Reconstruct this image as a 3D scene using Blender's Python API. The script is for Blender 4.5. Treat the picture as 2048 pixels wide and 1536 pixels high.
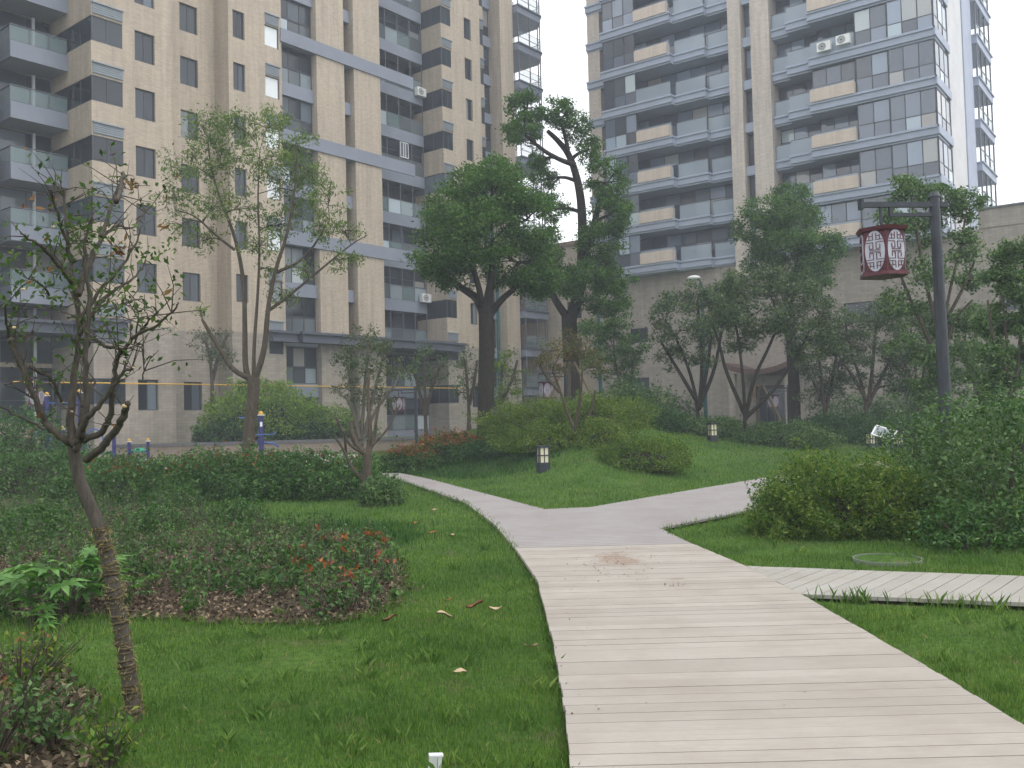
import bpy, math, random
import numpy as np
from mathutils import Vector, Matrix, Euler
R = math.radians
random.seed(7)
rng = np.random.default_rng(11)
scene = bpy.context.scene
for o in list(bpy.data.objects):
    bpy.data.objects.remove(o)
C = scene.collection

# ------------------------------------------------------------------ camera
F = 1850.0                       # focal length in pixels of a 2048 wide picture
EYE = 1.55
CAMR = (Matrix.Rotation(R(90 + 2.17), 3, 'X') @ Matrix.Rotation(R(-1.45), 3, 'Z'))
cam = bpy.data.cameras.new('camera')
cam.sensor_width = 36.0
cam.lens = 36.0 * F / 2048.0
cam.clip_start = 0.05
cam.clip_end = 2000.0
camo = bpy.data.objects.new('camera', cam)
C.objects.link(camo)
camo.matrix_world = Matrix.Translation((0, 0, EYE)) @ CAMR.to_4x4()
scene.camera = camo

# ------------------------------------------------------------------ sky, sun, exposure
SUN_EL, SUN_AZ = R(58), R(112)    # azimuth clockwise from +Y (from the right, a little behind)
w = bpy.data.worlds.new('World')
scene.world = w
w.use_nodes = True
nt = w.node_tree
nt.nodes.clear()
out = nt.nodes.new('ShaderNodeOutputWorld')
bg = nt.nodes.new('ShaderNodeBackground')
sky = nt.nodes.new('ShaderNodeTexSky')
sky.sky_type = 'NISHITA'
sky.sun_disc = False
sky.sun_elevation = SUN_EL
sky.sun_rotation = SUN_AZ
sky.dust_density = 4.0
sky.air_density = 1.0
sky.ozone_density = 1.0
hs = nt.nodes.new('ShaderNodeHueSaturation')
hs.inputs['Saturation'].default_value = 0.22
mx = nt.nodes.new('ShaderNodeMix')
mx.data_type = 'RGBA'
mx.inputs['Factor'].default_value = 0.7
mx.inputs['B'].default_value = (9.7, 9.9, 10.2, 1)     # even cloud cover over the clear sky
nt.links.new(sky.outputs[0], hs.inputs['Color'])
nt.links.new(hs.outputs[0], mx.inputs['A'])
nt.links.new(mx.outputs['Result'], bg.inputs['Color'])
bg.inputs['Strength'].default_value = 0.14
nt.links.new(bg.outputs[0], out.inputs[0])
sun = bpy.data.lights.new('sun', 'SUN')
sun.energy = 0.65
sun.angle = R(25)
sun.color = (1.0, 0.96, 0.9)
suno = bpy.data.objects.new('sun', sun)
C.objects.link(suno)
sd = Vector((math.sin(SUN_AZ) * math.cos(SUN_EL), math.cos(SUN_AZ) * math.cos(SUN_EL), math.sin(SUN_EL)))
suno.rotation_euler = (-sd).to_track_quat('-Z', 'Y').to_euler()
scene.view_settings.view_transform = 'Standard'
scene.view_settings.look = 'None'
scene.view_settings.gamma = 1.0
scene.view_settings.use_curve_mapping = False
scene.view_settings.exposure = 0.56
scene.render.engine = 'CYCLES'
cy = scene.cycles
cy.use_denoising = True
cy.max_bounces = 5
cy.diffuse_bounces = 3
cy.glossy_bounces = 2
cy.transmission_bounces = 3
cy.transparent_max_bounces = 12
cy.volume_bounces = 0
cy.use_adaptive_sampling = True
cy.adaptive_threshold = 0.03
cy.caustics_reflective = False
cy.caustics_refractive = False

# ------------------------------------------------------------------ geometry of the view
def ray(u, v):
    return CAMR @ Vector(((u - 1024) / F, -(v - 768) / F, -1.0))
def P(u, v, d):
    """point of the place seen at photo pixel u, v that lies d metres in front"""
    r = ray(u, v)
    return Vector((0, 0, EYE)) + r * (d / r.y)
def G(u, v, z=0.0):
    r = ray(u, v)
    return Vector((0, 0, EYE)) + r * ((z - EYE) / r.z)

# ------------------------------------------------------------------ materials
def new_mat(name):
    m = bpy.data.materials.new(name)
    m.use_nodes = True
    t = m.node_tree
    b = t.nodes['Principled BSDF']
    return m, t, b
def noise(t, scale, detail=4, rough=0.6, coord=None):
    n = t.nodes.new('ShaderNodeTexNoise')
    n.inputs['Scale'].default_value = scale
    n.inputs['Detail'].default_value = detail
    n.inputs['Roughness'].default_value = rough
    if coord is not None:
        t.links.new(coord, n.inputs['Vector'])
    return n
def ramp(t, fac, stops):
    r = t.nodes.new('ShaderNodeValToRGB')
    e = r.color_ramp.elements
    while len(e) < len(stops):
        e.new(0.5)
    for k, (p, c) in enumerate(stops):
        e[k].position = p
        e[k].color = (*c, 1)
    t.links.new(fac, r.inputs[0])
    return r
def texco(t, kind='Object'):
    return t.nodes.new('ShaderNodeTexCoord').outputs[kind]
def mixc(t, f, a, b, mode='MIX'):
    m = t.nodes.new('ShaderNodeMix')
    m.data_type = 'RGBA'
    m.blend_type = mode
    for s, v in (('Factor', f), ('A', a), ('B', b)):
        sock = m.inputs[s]
        if isinstance(v, (int, float)):
            sock.default_value = v
        elif isinstance(v, tuple):
            sock.default_value = (*v, 1)
        else:
            t.links.new(v, sock)
    return m.outputs['Result']
def bump(t, b, h, strength=0.3, dist=0.02):
    n = t.nodes.new('ShaderNodeBump')
    n.inputs['Strength'].default_value = strength
    n.inputs['Distance'].default_value = dist
    t.links.new(h, n.inputs['Height'])
    t.links.new(n.outputs[0], b.inputs['Normal'])
def mottled(name, c, var=0.18, scale=3.0, rough=0.7, spec=0.3, bumps=0.0, bscale=40, metal=0.0):
    m, t, b = new_mat(name)
    co = texco(t)
    n = noise(t, scale, 5, 0.65, co)
    lo = tuple(x * (1 - var) for x in c)
    hi = tuple(min(1, x * (1 + var)) for x in c)
    r = ramp(t, n.outputs['Fac'], [(0.3, lo), (0.7, hi)])
    t.links.new(r.outputs[0], b.inputs['Base Color'])
    b.inputs['Roughness'].default_value = rough
    b.inputs['Specular IOR Level'].default_value = spec
    b.inputs['Metallic'].default_value = metal
    if bumps:
        bump(t, b, noise(t, bscale, 3, 0.6, co).outputs['Fac'], bumps, 0.01)
    return m
def tile_wall(name, c, mortar, tw=0.24, th=0.065, contrast=0.1, stain=0.2):
    m, t, b = new_mat(name)
    co = texco(t)
    sep = t.nodes.new('ShaderNodeSeparateXYZ')
    t.links.new(co, sep.inputs[0])
    add = t.nodes.new('ShaderNodeMath')
    add.operation = 'ADD'
    t.links.new(sep.outputs['X'], add.inputs[0])
    t.links.new(sep.outputs['Y'], add.inputs[1])
    com = t.nodes.new('ShaderNodeCombineXYZ')
    t.links.new(add.outputs[0], com.inputs[0])
    t.links.new(sep.outputs['Z'], com.inputs[1])
    br = t.nodes.new('ShaderNodeTexBrick')
    t.links.new(com.outputs[0], br.inputs['Vector'])
    br.inputs['Scale'].default_value = 1.0
    br.inputs['Brick Width'].default_value = tw
    br.inputs['Row Height'].default_value = th
    br.inputs['Mortar Size'].default_value = 0.006
    br.inputs['Color1'].default_value = (*[x * (1 - contrast) for x in c], 1)
    br.inputs['Color2'].default_value = (*[x * (1 + contrast) for x in c], 1)
    br.inputs['Mortar'].default_value = (*mortar, 1)
    # rain streaks and weathering with a shape of their own
    mp = t.nodes.new('ShaderNodeMapping')
    mp.inputs['Scale'].default_value = (0.9, 0.9, 0.12)
    t.links.new(co, mp.inputs[0])
    n = noise(t, 1.6, 6, 0.7, mp.outputs[0])
    r = ramp(t, n.outputs['Fac'], [(0.35, (1 - stain,) * 3), (0.65, (1.0, 1.0, 1.0))])
    col = mixc(t, 1.0, br.outputs['Color'], r.outputs[0], 'MULTIPLY')
    mp3 = t.nodes.new('ShaderNodeMapping')
    mp3.inputs['Scale'].default_value = (4.0, 4.0, 0.16)
    t.links.new(co, mp3.inputs[0])
    n3 = noise(t, 1.0, 5, 0.75, mp3.outputs[0])
    r3 = ramp(t, n3.outputs['Fac'], [(0.36, (0.86, 0.86, 0.87)), (0.56, (1.0, 1.0, 1.0))])
    col = mixc(t, 1.0, col, r3.outputs[0], 'MULTIPLY')
    t.links.new(col, b.inputs['Base Color'])
    b.inputs['Roughness'].default_value = 0.75
    b.inputs['Specular IOR Level'].default_value = 0.25
    return m
def glass_dark(name, c=(0.03, 0.04, 0.05), rough=0.06, spec=0.5):
    m, t, b = new_mat(name)
    oi = t.nodes.new('ShaderNodeObjectInfo')
    r = ramp(t, oi.outputs['Random'], [(0.0, tuple(x * 0.35 for x in c)), (0.65, c), (0.82, tuple(x * 2.0 for x in c)), (0.9, tuple(min(0.6, x * 3.2 + 0.05) for x in c)), (1.0, (0.30, 0.28, 0.26))])
    t.links.new(r.outputs[0], b.inputs['Base Color'])
    b.inputs['Roughness'].default_value = rough
    b.inputs['IOR'].default_value = 1.52
    b.inputs['Specular IOR Level'].default_value = spec
    n = noise(t, 0.7, 2, 0.5, texco(t))
    bump(t, b, n.outputs['Fac'], 0.06, 0.05)
    return m
def glass_clear(name, tint, alpha):
    m, t, b = new_mat(name)
    b.inputs['Base Color'].default_value = (*tint, 1)
    b.inputs['Roughness'].default_value = 0.05
    b.inputs['Alpha'].default_value = alpha
    b.inputs['IOR'].default_value = 1.5
    return m
def leaf_mat(name, c1, c2, c3, rough=0.5, trans=0.3, spec=0.2):
    m, t, b = new_mat(name)
    g = t.nodes.new('ShaderNodeNewGeometry')
    r = ramp(t, g.outputs['Random Per Island'], [(0.0, c1), (0.55, c2), (1.0, c3)])
    n = noise(t, 0.9, 2, 0.5, texco(t))
    rr = ramp(t, n.outputs['Fac'], [(0.3, (0.72, 0.8, 0.72)), (0.7, (1.25, 1.15, 1.0))])
    col = mixc(t, 1.0, r.outputs[0], rr.outputs[0], 'MULTIPLY')
    t.links.new(col, b.inputs['Base Color'])
    b.inputs['Roughness'].default_value = rough
    b.inputs['Specular IOR Level'].default_value = spec
    tr = t.nodes.new('ShaderNodeBsdfTranslucent')
    t.links.new(mixc(t, 1.0, col, (1.3, 1.35, 0.7), 'MULTIPLY'), tr.inputs['Color'])
    ms = t.nodes.new('ShaderNodeMixShader')
    ms.inputs[0].default_value = trans
    t.links.new(b.outputs[0], ms.inputs[1])
    t.links.new(tr.outputs[0], ms.inputs[2])
    t.links.new(ms.outputs[0], t.nodes['Material Output'].inputs['Surface'])
    return m
def bark(name, c, scale=18):
    m, t, b = new_mat(name)
    co = texco(t)
    mp = t.nodes.new('ShaderNodeMapping')
    mp.inputs['Scale'].default_value = (1, 1, 0.3)
    t.links.new(co, mp.inputs[0])
    n = noise(t, scale, 6, 0.7, mp.outputs[0])
    r = ramp(t, n.outputs['Fac'], [(0.3, tuple(x * 0.55 for x in c)), (0.7, tuple(x * 1.35 for x in c))])
    t.links.new(r.outputs[0], b.inputs['Base Color'])
    b.inputs['Roughness'].default_value = 0.9
    b.inputs['Specular IOR Level'].default_value = 0.15
    bump(t, b, n.outputs['Fac'], 0.7, 0.02)
    return m
def board_mat(name, c, dirt=(0.24, 0.16, 0.11), var=0.09, stains=None):
    m, t, b = new_mat(name)
    co = texco(t)
    oi = t.nodes.new('ShaderNodeObjectInfo')
    mp = t.nodes.new('ShaderNodeMapping')
    mp.inputs['Scale'].default_value = (1.2, 22, 1)
    t.links.new(co, mp.inputs[0])
    g = noise(t, 3.0, 5, 0.65, mp.outputs[0])
    r = ramp(t, g.outputs['Fac'], [(0.25, tuple(x * 0.9 for x in c)), (0.75, tuple(x * 1.08 for x in c))])
    tone = ramp(t, oi.outputs['Random'], [(0.0, (1 - var,) * 3), (1.0, (1 + var * 0.6,) * 3)])
    col = mixc(t, 1.0, r.outputs[0], tone.outputs[0], 'MULTIPLY')
    pos = t.nodes.new('ShaderNodeNewGeometry').outputs['Position']
    d = noise(t, 1.1, 7, 0.72, pos)
    dm = ramp(t, d.outputs['Fac'], [(0.42, (0, 0, 0)), (0.72, (0.6, 0.6, 0.6))])
    col = mixc(t, dm.outputs[0], col, (c[0] * 0.70, c[1] * 0.65, c[2] * 0.6))
    if stains:
        for (sx, sy, rx_, ry_) in stains:
            mp2 = t.nodes.new('ShaderNodeMapping')
            mp2.inputs['Location'].default_value = (-sx / rx_, -sy / ry_, 0)
            mp2.inputs['Scale'].default_value = (1 / rx_, 1 / ry_, 0)
            t.links.new(pos, mp2.inputs[0])
            ln = t.nodes.new('ShaderNodeVectorMath')
            ln.operation = 'LENGTH'
            t.links.new(mp2.outputs[0], ln.inputs[0])
            sn = noise(t, 5.0, 6, 0.8, pos)
            ad = t.nodes.new('ShaderNodeMath')
            ad.operation = 'MULTIPLY_ADD'
            ad.inputs[1].default_value = 2.4
            t.links.new(sn.outputs['Fac'], ad.inputs[0])
            t.links.new(ln.outputs['Value'], ad.inputs[2])
            sm = ramp(t, ad.outputs[0], [(0.0, (0.7, 0.7, 0.7)), (0.85, (0.6, 0.6, 0.6)), (1.0, (0, 0, 0))])
            ad2 = t.nodes.new('ShaderNodeMath')
            ad2.operation = 'MULTIPLY'
            ad2.inputs[1].default_value = 0.55
            t.links.new(ad.outputs[0], ad2.inputs[0])
            t.links.new(ad2.outputs[0], sm.inputs[0])
            col = mixc(t, sm.outputs[0], col, dirt)
    t.links.new(col, b.inputs['Base Color'])
    b.inputs['Roughness'].default_value = 0.8
    b.inputs['Specular IOR Level'].default_value = 0.2
    bump(t, b, g.outputs['Fac'], 0.25, 0.004)
    return m, t, b, col

M = {}
M['tile'] = tile_wall('beige_tile', (0.50, 0.42, 0.33), (0.40, 0.335, 0.265))
M['base_tile'] = tile_wall('base_tile', (0.345, 0.305, 0.26), (0.27, 0.235, 0.19), 0.42, 0.16, 0.10, 0.15)
M['brown_tile'] = tile_wall('brown_tile', (0.29, 0.21, 0.15), (0.2, 0.15, 0.11))
M['band'] = mottled('grey_blue_paint', (0.215, 0.235, 0.285), 0.08, 0.8, 0.6)
M['cornice'] = mottled('dark_slate_paint', (0.085, 0.095, 0.12), 0.12, 0.8, 0.6)
M['louvre'] = mottled('louvre_metal', (0.25, 0.28, 0.31), 0.08, 2, 0.45)
M['frame'] = mottled('window_frame', (0.055, 0.06, 0.07), 0.1, 3, 0.45)
M['white_frame'] = mottled('white_frame', (0.7, 0.72, 0.75), 0.05, 3, 0.5)
M['glass'] = glass_dark('window_glass')
M['glass_tower_hazed'] = glass_dark('tower_glass_hazed', (0.13, 0.16, 0.21), 0.05, 1.0)  # bright sky reflection and pale veil put into the glass colour
M['tower_paint_hazed'] = mottled('tower_paint_hazed', (0.34, 0.38, 0.47), 0.08, 0.8, 0.6)  # glare and haze over the tower mixed into the paint colour
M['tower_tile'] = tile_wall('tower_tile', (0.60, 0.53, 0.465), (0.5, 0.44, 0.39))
M['panel'] = glass_dark('pale_balcony_panel', (0.13, 0.155, 0.17), 0.12)
M['sky_pane'] = mottled('sky_reflection', (0.75, 0.78, 0.8), 0.04, 2, 0.35)  # white sky reflection put into the pane colour
M['rail'] = glass_clear('balustrade_glass', (0.22, 0.30, 0.31), 0.42)
M['rail_tower_hazed'] = glass_clear('tower_balustrade_hazed', (0.38, 0.45, 0.52), 0.55)  # paler tint carries the haze over the tower
M['rail_frame'] = mottled('rail_metal', (0.12, 0.13, 0.15), 0.1, 4, 0.4)
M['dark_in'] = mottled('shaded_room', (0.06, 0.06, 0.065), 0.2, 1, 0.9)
M['white_wall'] = mottled('white_render', (0.56, 0.56, 0.57), 0.08, 0.7, 0.8)
M['planter'] = tile_wall('planter_box', (0.62, 0.53, 0.45), (0.5, 0.42, 0.34), 0.3, 0.1, 0.05, 0.1)
M['soffit'] = mottled('soffit', (0.3, 0.31, 0.34), 0.08, 1, 0.8)
M['yellow'] = mottled('yellow_pipe', (0.65, 0.38, 0.05), 0.1, 3, 0.5)
M['ac'] = mottled('ac_white', (0.72, 0.73, 0.72), 0.05, 3, 0.45)
M['black'] = mottled('black_plastic', (0.02, 0.02, 0.022), 0.1, 5, 0.5)
M['wood_door'] = mottled('brown_door', (0.09, 0.05, 0.035), 0.2, 6, 0.5)
M['post'] = mottled('dark_post_paint', (0.028, 0.034, 0.045), 0.25, 9, 0.4, 0.4)
M['teal_post'] = mottled('teal_post_paint', (0.02, 0.085, 0.09), 0.2, 9, 0.45)
M['red_lacquer'] = mottled('red_lacquer', (0.09, 0.025, 0.034), 0.25, 12, 0.5)
M['lantern_white'] = mottled('lantern_acrylic', (0.42, 0.42, 0.49), 0.08, 6, 0.4)
M['lattice'] = mottled('lattice_dark_red', (0.10, 0.022, 0.022), 0.2, 12, 0.5)
M['cream'] = mottled('cream_acrylic', (0.82, 0.76, 0.52), 0.06, 8, 0.4)
M['blue'] = mottled('gym_blue', (0.03, 0.03, 0.13), 0.15, 5, 0.35)
M['gym_blue2'] = mottled('gym_light_blue', (0.05, 0.12, 0.32), 0.15, 5, 0.4)
M['ball'] = mottled('gym_yellow', (0.6, 0.36, 0.07), 0.1, 5, 0.35)
M['gym_green'] = mottled('gym_green', (0.04, 0.3, 0.2), 0.1, 5, 0.4)
M['stone_wall'] = mottled('planter_wall_render', (0.27, 0.225, 0.175), 0.15, 1.2, 0.85, 0.2, 0.3)
M['stone_cap'] = mottled('wall_cap', (0.12, 0.12, 0.125), 0.15, 3, 0.7)
M['paving'] = mottled('plaza_paving', (0.42, 0.385, 0.36), 0.1, 1.5, 0.85)
M['concrete'] = mottled('pale_concrete', (0.17, 0.20, 0.15), 0.15, 8, 0.85)
M['joist'] = mottled('joist', (0.05, 0.042, 0.036), 0.2, 5, 0.9)
M['rope'] = mottled('straw_rope', (0.10, 0.08, 0.045), 0.75, 38, 0.95, 0.1, 0.6, 200)
M['cutwood'] = mottled('cut_wood', (0.62, 0.47, 0.27), 0.15, 30, 0.8)
M['bark_grey'] = bark('bark_grey', (0.13, 0.115, 0.095))
M['bark_pale'] = bark('bark_pale', (0.085, 0.073, 0.062), 25)
M['bark_dark'] = bark('bark_dark', (0.036, 0.031, 0.025))
M['bark_mid'] = bark('bark_mid', (0.085, 0.07, 0.052))
M['stake'] = bark('stake_wood', (0.16, 0.12, 0.08))
LF = {}
LF['camphor'] = leaf_mat('leaf_camphor', (0.03, 0.08, 0.022), (0.06, 0.145, 0.036), (0.125, 0.225, 0.055))
LF['willow'] = leaf_mat('leaf_willow', (0.06, 0.11, 0.035), (0.12, 0.19, 0.06), (0.21, 0.26, 0.09))
LF['myrtle'] = leaf_mat('leaf_myrtle', (0.025, 0.06, 0.015), (0.05, 0.105, 0.024), (0.10, 0.16, 0.045))
LF['brown'] = leaf_mat('leaf_dry', (0.10, 0.05, 0.025), (0.17, 0.09, 0.045), (0.26, 0.16, 0.09), 0.8, 0.15, 0.1)
LF['litter'] = leaf_mat('leaf_litter', (0.035, 0.028, 0.02), (0.10, 0.078, 0.058), (0.30, 0.24, 0.185), 0.85, 0.05, 0.1)
LF['osmanthus'] = leaf_mat('leaf_osmanthus', (0.035, 0.07, 0.03), (0.065, 0.115, 0.05), (0.15, 0.20, 0.085), 0.45, 0.22, 0.3)
LF['photinia'] = leaf_mat('leaf_photinia', (0.02, 0.066, 0.012), (0.045, 0.125, 0.022), (0.11, 0.21, 0.06), 0.4, 0.28, 0.3)
LF['red'] = leaf_mat('leaf_red_tip', (0.16, 0.035, 0.012), (0.26, 0.06, 0.02), (0.36, 0.14, 0.05), 0.4, 0.3, 0.4)
LF['golden'] = leaf_mat('leaf_golden', (0.055, 0.115, 0.02), (0.105, 0.18, 0.032), (0.20, 0.25, 0.05))
LF['bamboo'] = leaf_mat('leaf_bright', (0.07, 0.15, 0.02), (0.15, 0.27, 0.035), (0.26, 0.37, 0.07))
LF['dark'] = leaf_mat('leaf_dark', (0.018, 0.055, 0.02), (0.035, 0.09, 0.03), (0.06, 0.14, 0.045))
LF['nandina'] = leaf_mat('leaf_nandina', (0.035, 0.09, 0.015), (0.085, 0.175, 0.028), (0.23, 0.27, 0.06), 0.5, 0.35, 0.2)
LF['shrub'] = leaf_mat('leaf_shrub', (0.035, 0.088, 0.024), (0.068, 0.145, 0.042), (0.17, 0.26, 0.11), 0.42, 0.28, 0.3)
LF['maple'] = leaf_mat('leaf_maple', (0.05, 0.08, 0.03), (0.10, 0.12, 0.045), (0.22, 0.10, 0.05))
LF['grey'] = leaf_mat('leaf_grey', (0.05, 0.075, 0.045), (0.09, 0.12, 0.075), (0.15, 0.18, 0.11))
LF['fatsia'] = leaf_mat('leaf_fatsia', (0.06, 0.16, 0.035), (0.10, 0.235, 0.055), (0.16, 0.31, 0.09), 0.4, 0.3, 0.35)
LF['grass'] = leaf_mat('grass_blade', (0.046, 0.112, 0.022), (0.095, 0.19, 0.038), (0.19, 0.275, 0.085), 0.5, 0.3, 0.25)
LF['grass_dark'] = leaf_mat('grass_blade_long', (0.022, 0.066, 0.018), (0.04, 0.11, 0.028), (0.075, 0.16, 0.045), 0.5, 0.3, 0.2)
LF['straw'] = leaf_mat('grass_straw', (0.2, 0.17, 0.08), (0.28, 0.25, 0.12), (0.35, 0.31, 0.16), 0.7, 0.2, 0.2)

def soil_mat():
    m, t, b = new_mat('lawn_soil')
    co = texco(t)
    n1 = noise(t, 0.45, 5, 0.6, co)
    n2 = noise(t, 16, 4, 0.7, co)
    r1 = ramp(t, n1.outputs['Fac'], [(0.3, (0.04, 0.10, 0.018)), (0.7, (0.085, 0.155, 0.034))])
    r2 = ramp(t, n2.outputs['Fac'], [(0.35, (0.55, 0.55, 0.5)), (0.65, (1.2, 1.15, 1.0))])
    col = mixc(t, 1.0, r1.outputs[0], r2.outputs[0], 'MULTIPLY')
    n3 = noise(t, 1.7, 5, 0.7, co)
    bare = ramp(t, n3.outputs['Fac'], [(0.56, (0, 0, 0)), (0.68, (0.75, 0.75, 0.75))])
    col = mixc(t, bare.outputs[0], col, (0.13, 0.10, 0.06))
    t.links.new(col, b.inputs['Base Color'])
    b.inputs['Roughness'].default_value = 0.95
    b.inputs['Specular IOR Level'].default_value = 0.1
    bump(t, b, n2.outputs['Fac'], 0.8, 0.03)
    return m
M['lawn'] = soil_mat()
M['mulch'] = mottled('mulch', (0.075, 0.055, 0.04), 0.55, 14, 0.95, 0.1, 0.9, 60)
M['board'], *_ = board_mat('weathered_board', (0.365, 0.333, 0.295), stains=[(G(1235, 1130).x, G(1235, 1130).y, 0.42, 0.75), (G(1350, 1172).x, G(1350, 1172).y, 0.12, 0.1)])
M['board_side'], *_ = board_mat('weathered_board_grey', (0.35, 0.335, 0.30))
def grey_deck():
    m, t, b, col = board_mat('grey_deck', (0.325, 0.303, 0.296))
    co = texco(t)
    sep = t.nodes.new('ShaderNodeSeparateXYZ')
    t.links.new(co, sep.inputs[0])
    mm = t.nodes.new('ShaderNodeMath')
    mm.operation = 'PINGPONG'
    mm.inputs[1].default_value = 0.07
    t.links.new(sep.outputs['Y'], mm.inputs[0])
    r = ramp(t, mm.outputs[0], [(0.0, (0.35, 0.33, 0.32)), (0.012, (1, 1, 1))])
    c2 = mixc(t, 1.0, col, r.outputs[0], 'MULTIPLY')
    t.links.new(c2, b.inputs['Base Color'])
    return m
M['deck_far'] = grey_deck()

# ------------------------------------------------------------------ mesh helpers
class MB:
    def __init__(self):
        self.v, self.f = [], []
    def quad(self, *p):
        n = len(self.v)
        self.v += [tuple(q) for q in p]
        self.f.append(tuple(range(n, n + len(p))))
        return self
    def box(self, x0, x1, y0, y1, z0, z1):
        n = len(self.v)
        self.v += [(x0, y0, z0), (x1, y0, z0), (x1, y1, z0), (x0, y1, z0),
                   (x0, y0, z1), (x1, y0, z1), (x1, y1, z1), (x0, y1, z1)]
        self.f += [tuple(n + k for k in q) for q in
                   ((0, 3, 2, 1), (4, 5, 6, 7), (0, 1, 5, 4), (1, 2, 6, 5), (2, 3, 7, 6), (3, 0, 4, 7))]
        return self
    def prism(self, pts, z0, z1):
        n, k = len(self.v), len(pts)
        self.v += [(p[0], p[1], z0) for p in pts] + [(p[0], p[1], z1) for p in pts]
        self.f.append(tuple(range(n + k - 1, n - 1, -1)))
        self.f.append(tuple(range(n + k, n + 2 * k)))
        for i in range(k):
            j = (i + 1) % k
            self.f.append((n + i, n + j, n + k + j, n + k + i))
        return self
    def tube(self, pts, rad, sides=7, cap=True):
        pts = [Vector(p) for p in pts]
        if not hasattr(rad, '__len__'):
            rad = [rad] * len(pts)
        n0 = len(self.v)
        ref = None
        for i, p in enumerate(pts):
            d = (pts[min(i + 1, len(pts) - 1)] - pts[max(i - 1, 0)])
            if d.length < 1e-9:
                d = Vector((0, 0, 1))
            d.normalize()
            if ref is None:
                ref = Vector((1, 0, 0)) if abs(d.x) < 0.8 else Vector((0, 1, 0))
            a = (ref - d * ref.dot(d))
            a.normalize()
            ref = a
            b = d.cross(a)
            for s in range(sides):
                th = 2 * math.pi * s / sides
                q = p + (a * math.cos(th) + b * math.sin(th)) * rad[i]
                self.v.append(tuple(q))
        for i in range(len(pts) - 1):
            for s in range(sides):
                s2 = (s + 1) % sides
                a0 = n0 + i * sides
                self.f.append((a0 + s, a0 + s2, a0 + sides + s2, a0 + sides + s))
        if cap:
            self.f.append(tuple(n0 + s for s in range(sides - 1, -1, -1)))
            e = n0 + (len(pts) - 1) * sides
            self.f.append(tuple(e + s for s in range(sides)))
        return self
    def ball(self, c, r, seg=10, rings=6, sz=1.0):
        n0 = len(self.v)
        c = Vector(c)
        for i in range(rings + 1):
            ph = math.pi * i / rings
            for s in range(seg):
                th = 2 * math.pi * s / seg
                self.v.append((c.x + r * math.sin(ph) * math.cos(th), c.y + r * math.sin(ph) * math.sin(th), c.z + r * sz * math.cos(ph)))
        for i in range(rings):
            for s in range(seg):
                s2 = (s + 1) % seg
                self.f.append((n0 + i * seg + s, n0 + (i + 1) * seg + s, n0 + (i + 1) * seg + s2, n0 + i * seg + s2))
        return self
    def mesh(self, name, mat, smooth=False):
        me = bpy.data.meshes.new(name)
        me.from_pydata(self.v, [], self.f)
        if mat is not None:
            me.materials.append(mat)
        if smooth:
            me.polygons.foreach_set('use_smooth', [True] * len(me.polygons))
        me.update()
        return me
    def build(self, name, mat, parent=None, smooth=False, loc=None):
        return link(name, self.mesh(name, mat, smooth), parent, loc)
def link(name, me, parent=None, loc=None, rot=None):
    o = bpy.data.objects.new(name, me)
    C.objects.link(o)
    if parent is not None:
        o.parent = parent
    if loc is not None:
        o.location = loc
    if rot is not None:
        o.rotation_euler = rot
    return o
def tag(o, label=None, cat=None, group=None, kind=None):
    for k, v in (('label', label), ('category', cat), ('group', group), ('kind', kind)):
        if v:
            o[k] = v
    return o
def empty(name, loc, label=None, cat=None, group=None, rz=0.0):
    o = bpy.data.objects.new(name, None)
    C.objects.link(o)
    o.location = loc
    o.rotation_euler = (0, 0, rz)
    o.empty_display_size = 0.2
    return tag(o, label, cat, group)
def copy_tree(o, parent=None):
    c = o.copy()
    C.objects.link(c)
    c.parent = parent
    for ch in list(o.children):
        copy_tree(ch, c)
    return c
def big_mesh(name, V, tris, mat):
    """fast triangle mesh from numpy arrays"""
    me = bpy.data.meshes.new(name)
    V = np.asarray(V, dtype=np.float32)
    T = np.asarray(tris, dtype=np.int32)
    me.vertices.add(len(V))
    me.vertices.foreach_set('co', V.ravel())
    me.loops.add(T.size)
    me.loops.foreach_set('vertex_index', T.ravel())
    me.polygons.add(len(T))
    me.polygons.foreach_set('loop_start', np.arange(0, T.size, 3, dtype=np.int32))
    me.polygons.foreach_set('loop_total', np.full(len(T), 3, dtype=np.int32))
    me.materials.append(mat)
    me.update(calc_edges=True)
    return me
def unit(a):
    return a / np.maximum(np.linalg.norm(a, axis=1, keepdims=True), 1e-9)
def leaf_mesh(name, pts, size, mat, aspect=0.45, up=0.8, droop=0.0, svar=0.35):
    """folded leaf blades at pts"""
    pts = np.asarray(pts, dtype=np.float64)
    n = len(pts)
    nor = unit(rng.normal(size=(n, 3)) + np.array([0, 0, up]))
    a = rng.normal(size=(n, 3))
    a -= nor * np.sum(a * nor, axis=1, keepdims=True)
    a = unit(a)
    a[:, 2] -= droop
    a = unit(a)
    b = unit(np.cross(nor, a))
    c = np.cross(a, b)
    L = (size * (1 + svar * rng.uniform(-1, 1, n)))[:, None]
    W = L * aspect * 0.5
    fold = W * 0.35
    V = np.empty((n, 4, 3))
    V[:, 0] = pts - a * L * 0.5
    V[:, 1] = pts + b * W + c * fold + a * L * 0.05
    V[:, 2] = pts + a * L * 0.5 - c * fold * 0.6
    V[:, 3] = pts - b * W + c * fold + a * L * 0.05
    i = np.arange(n)[:, None] * 4
    T = np.concatenate([i + np.array([[0, 1, 2]]), i + np.array([[0, 2, 3]])], axis=1).reshape(-1, 3)
    return big_mesh(name, V.reshape(-1, 3), T, mat)
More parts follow.
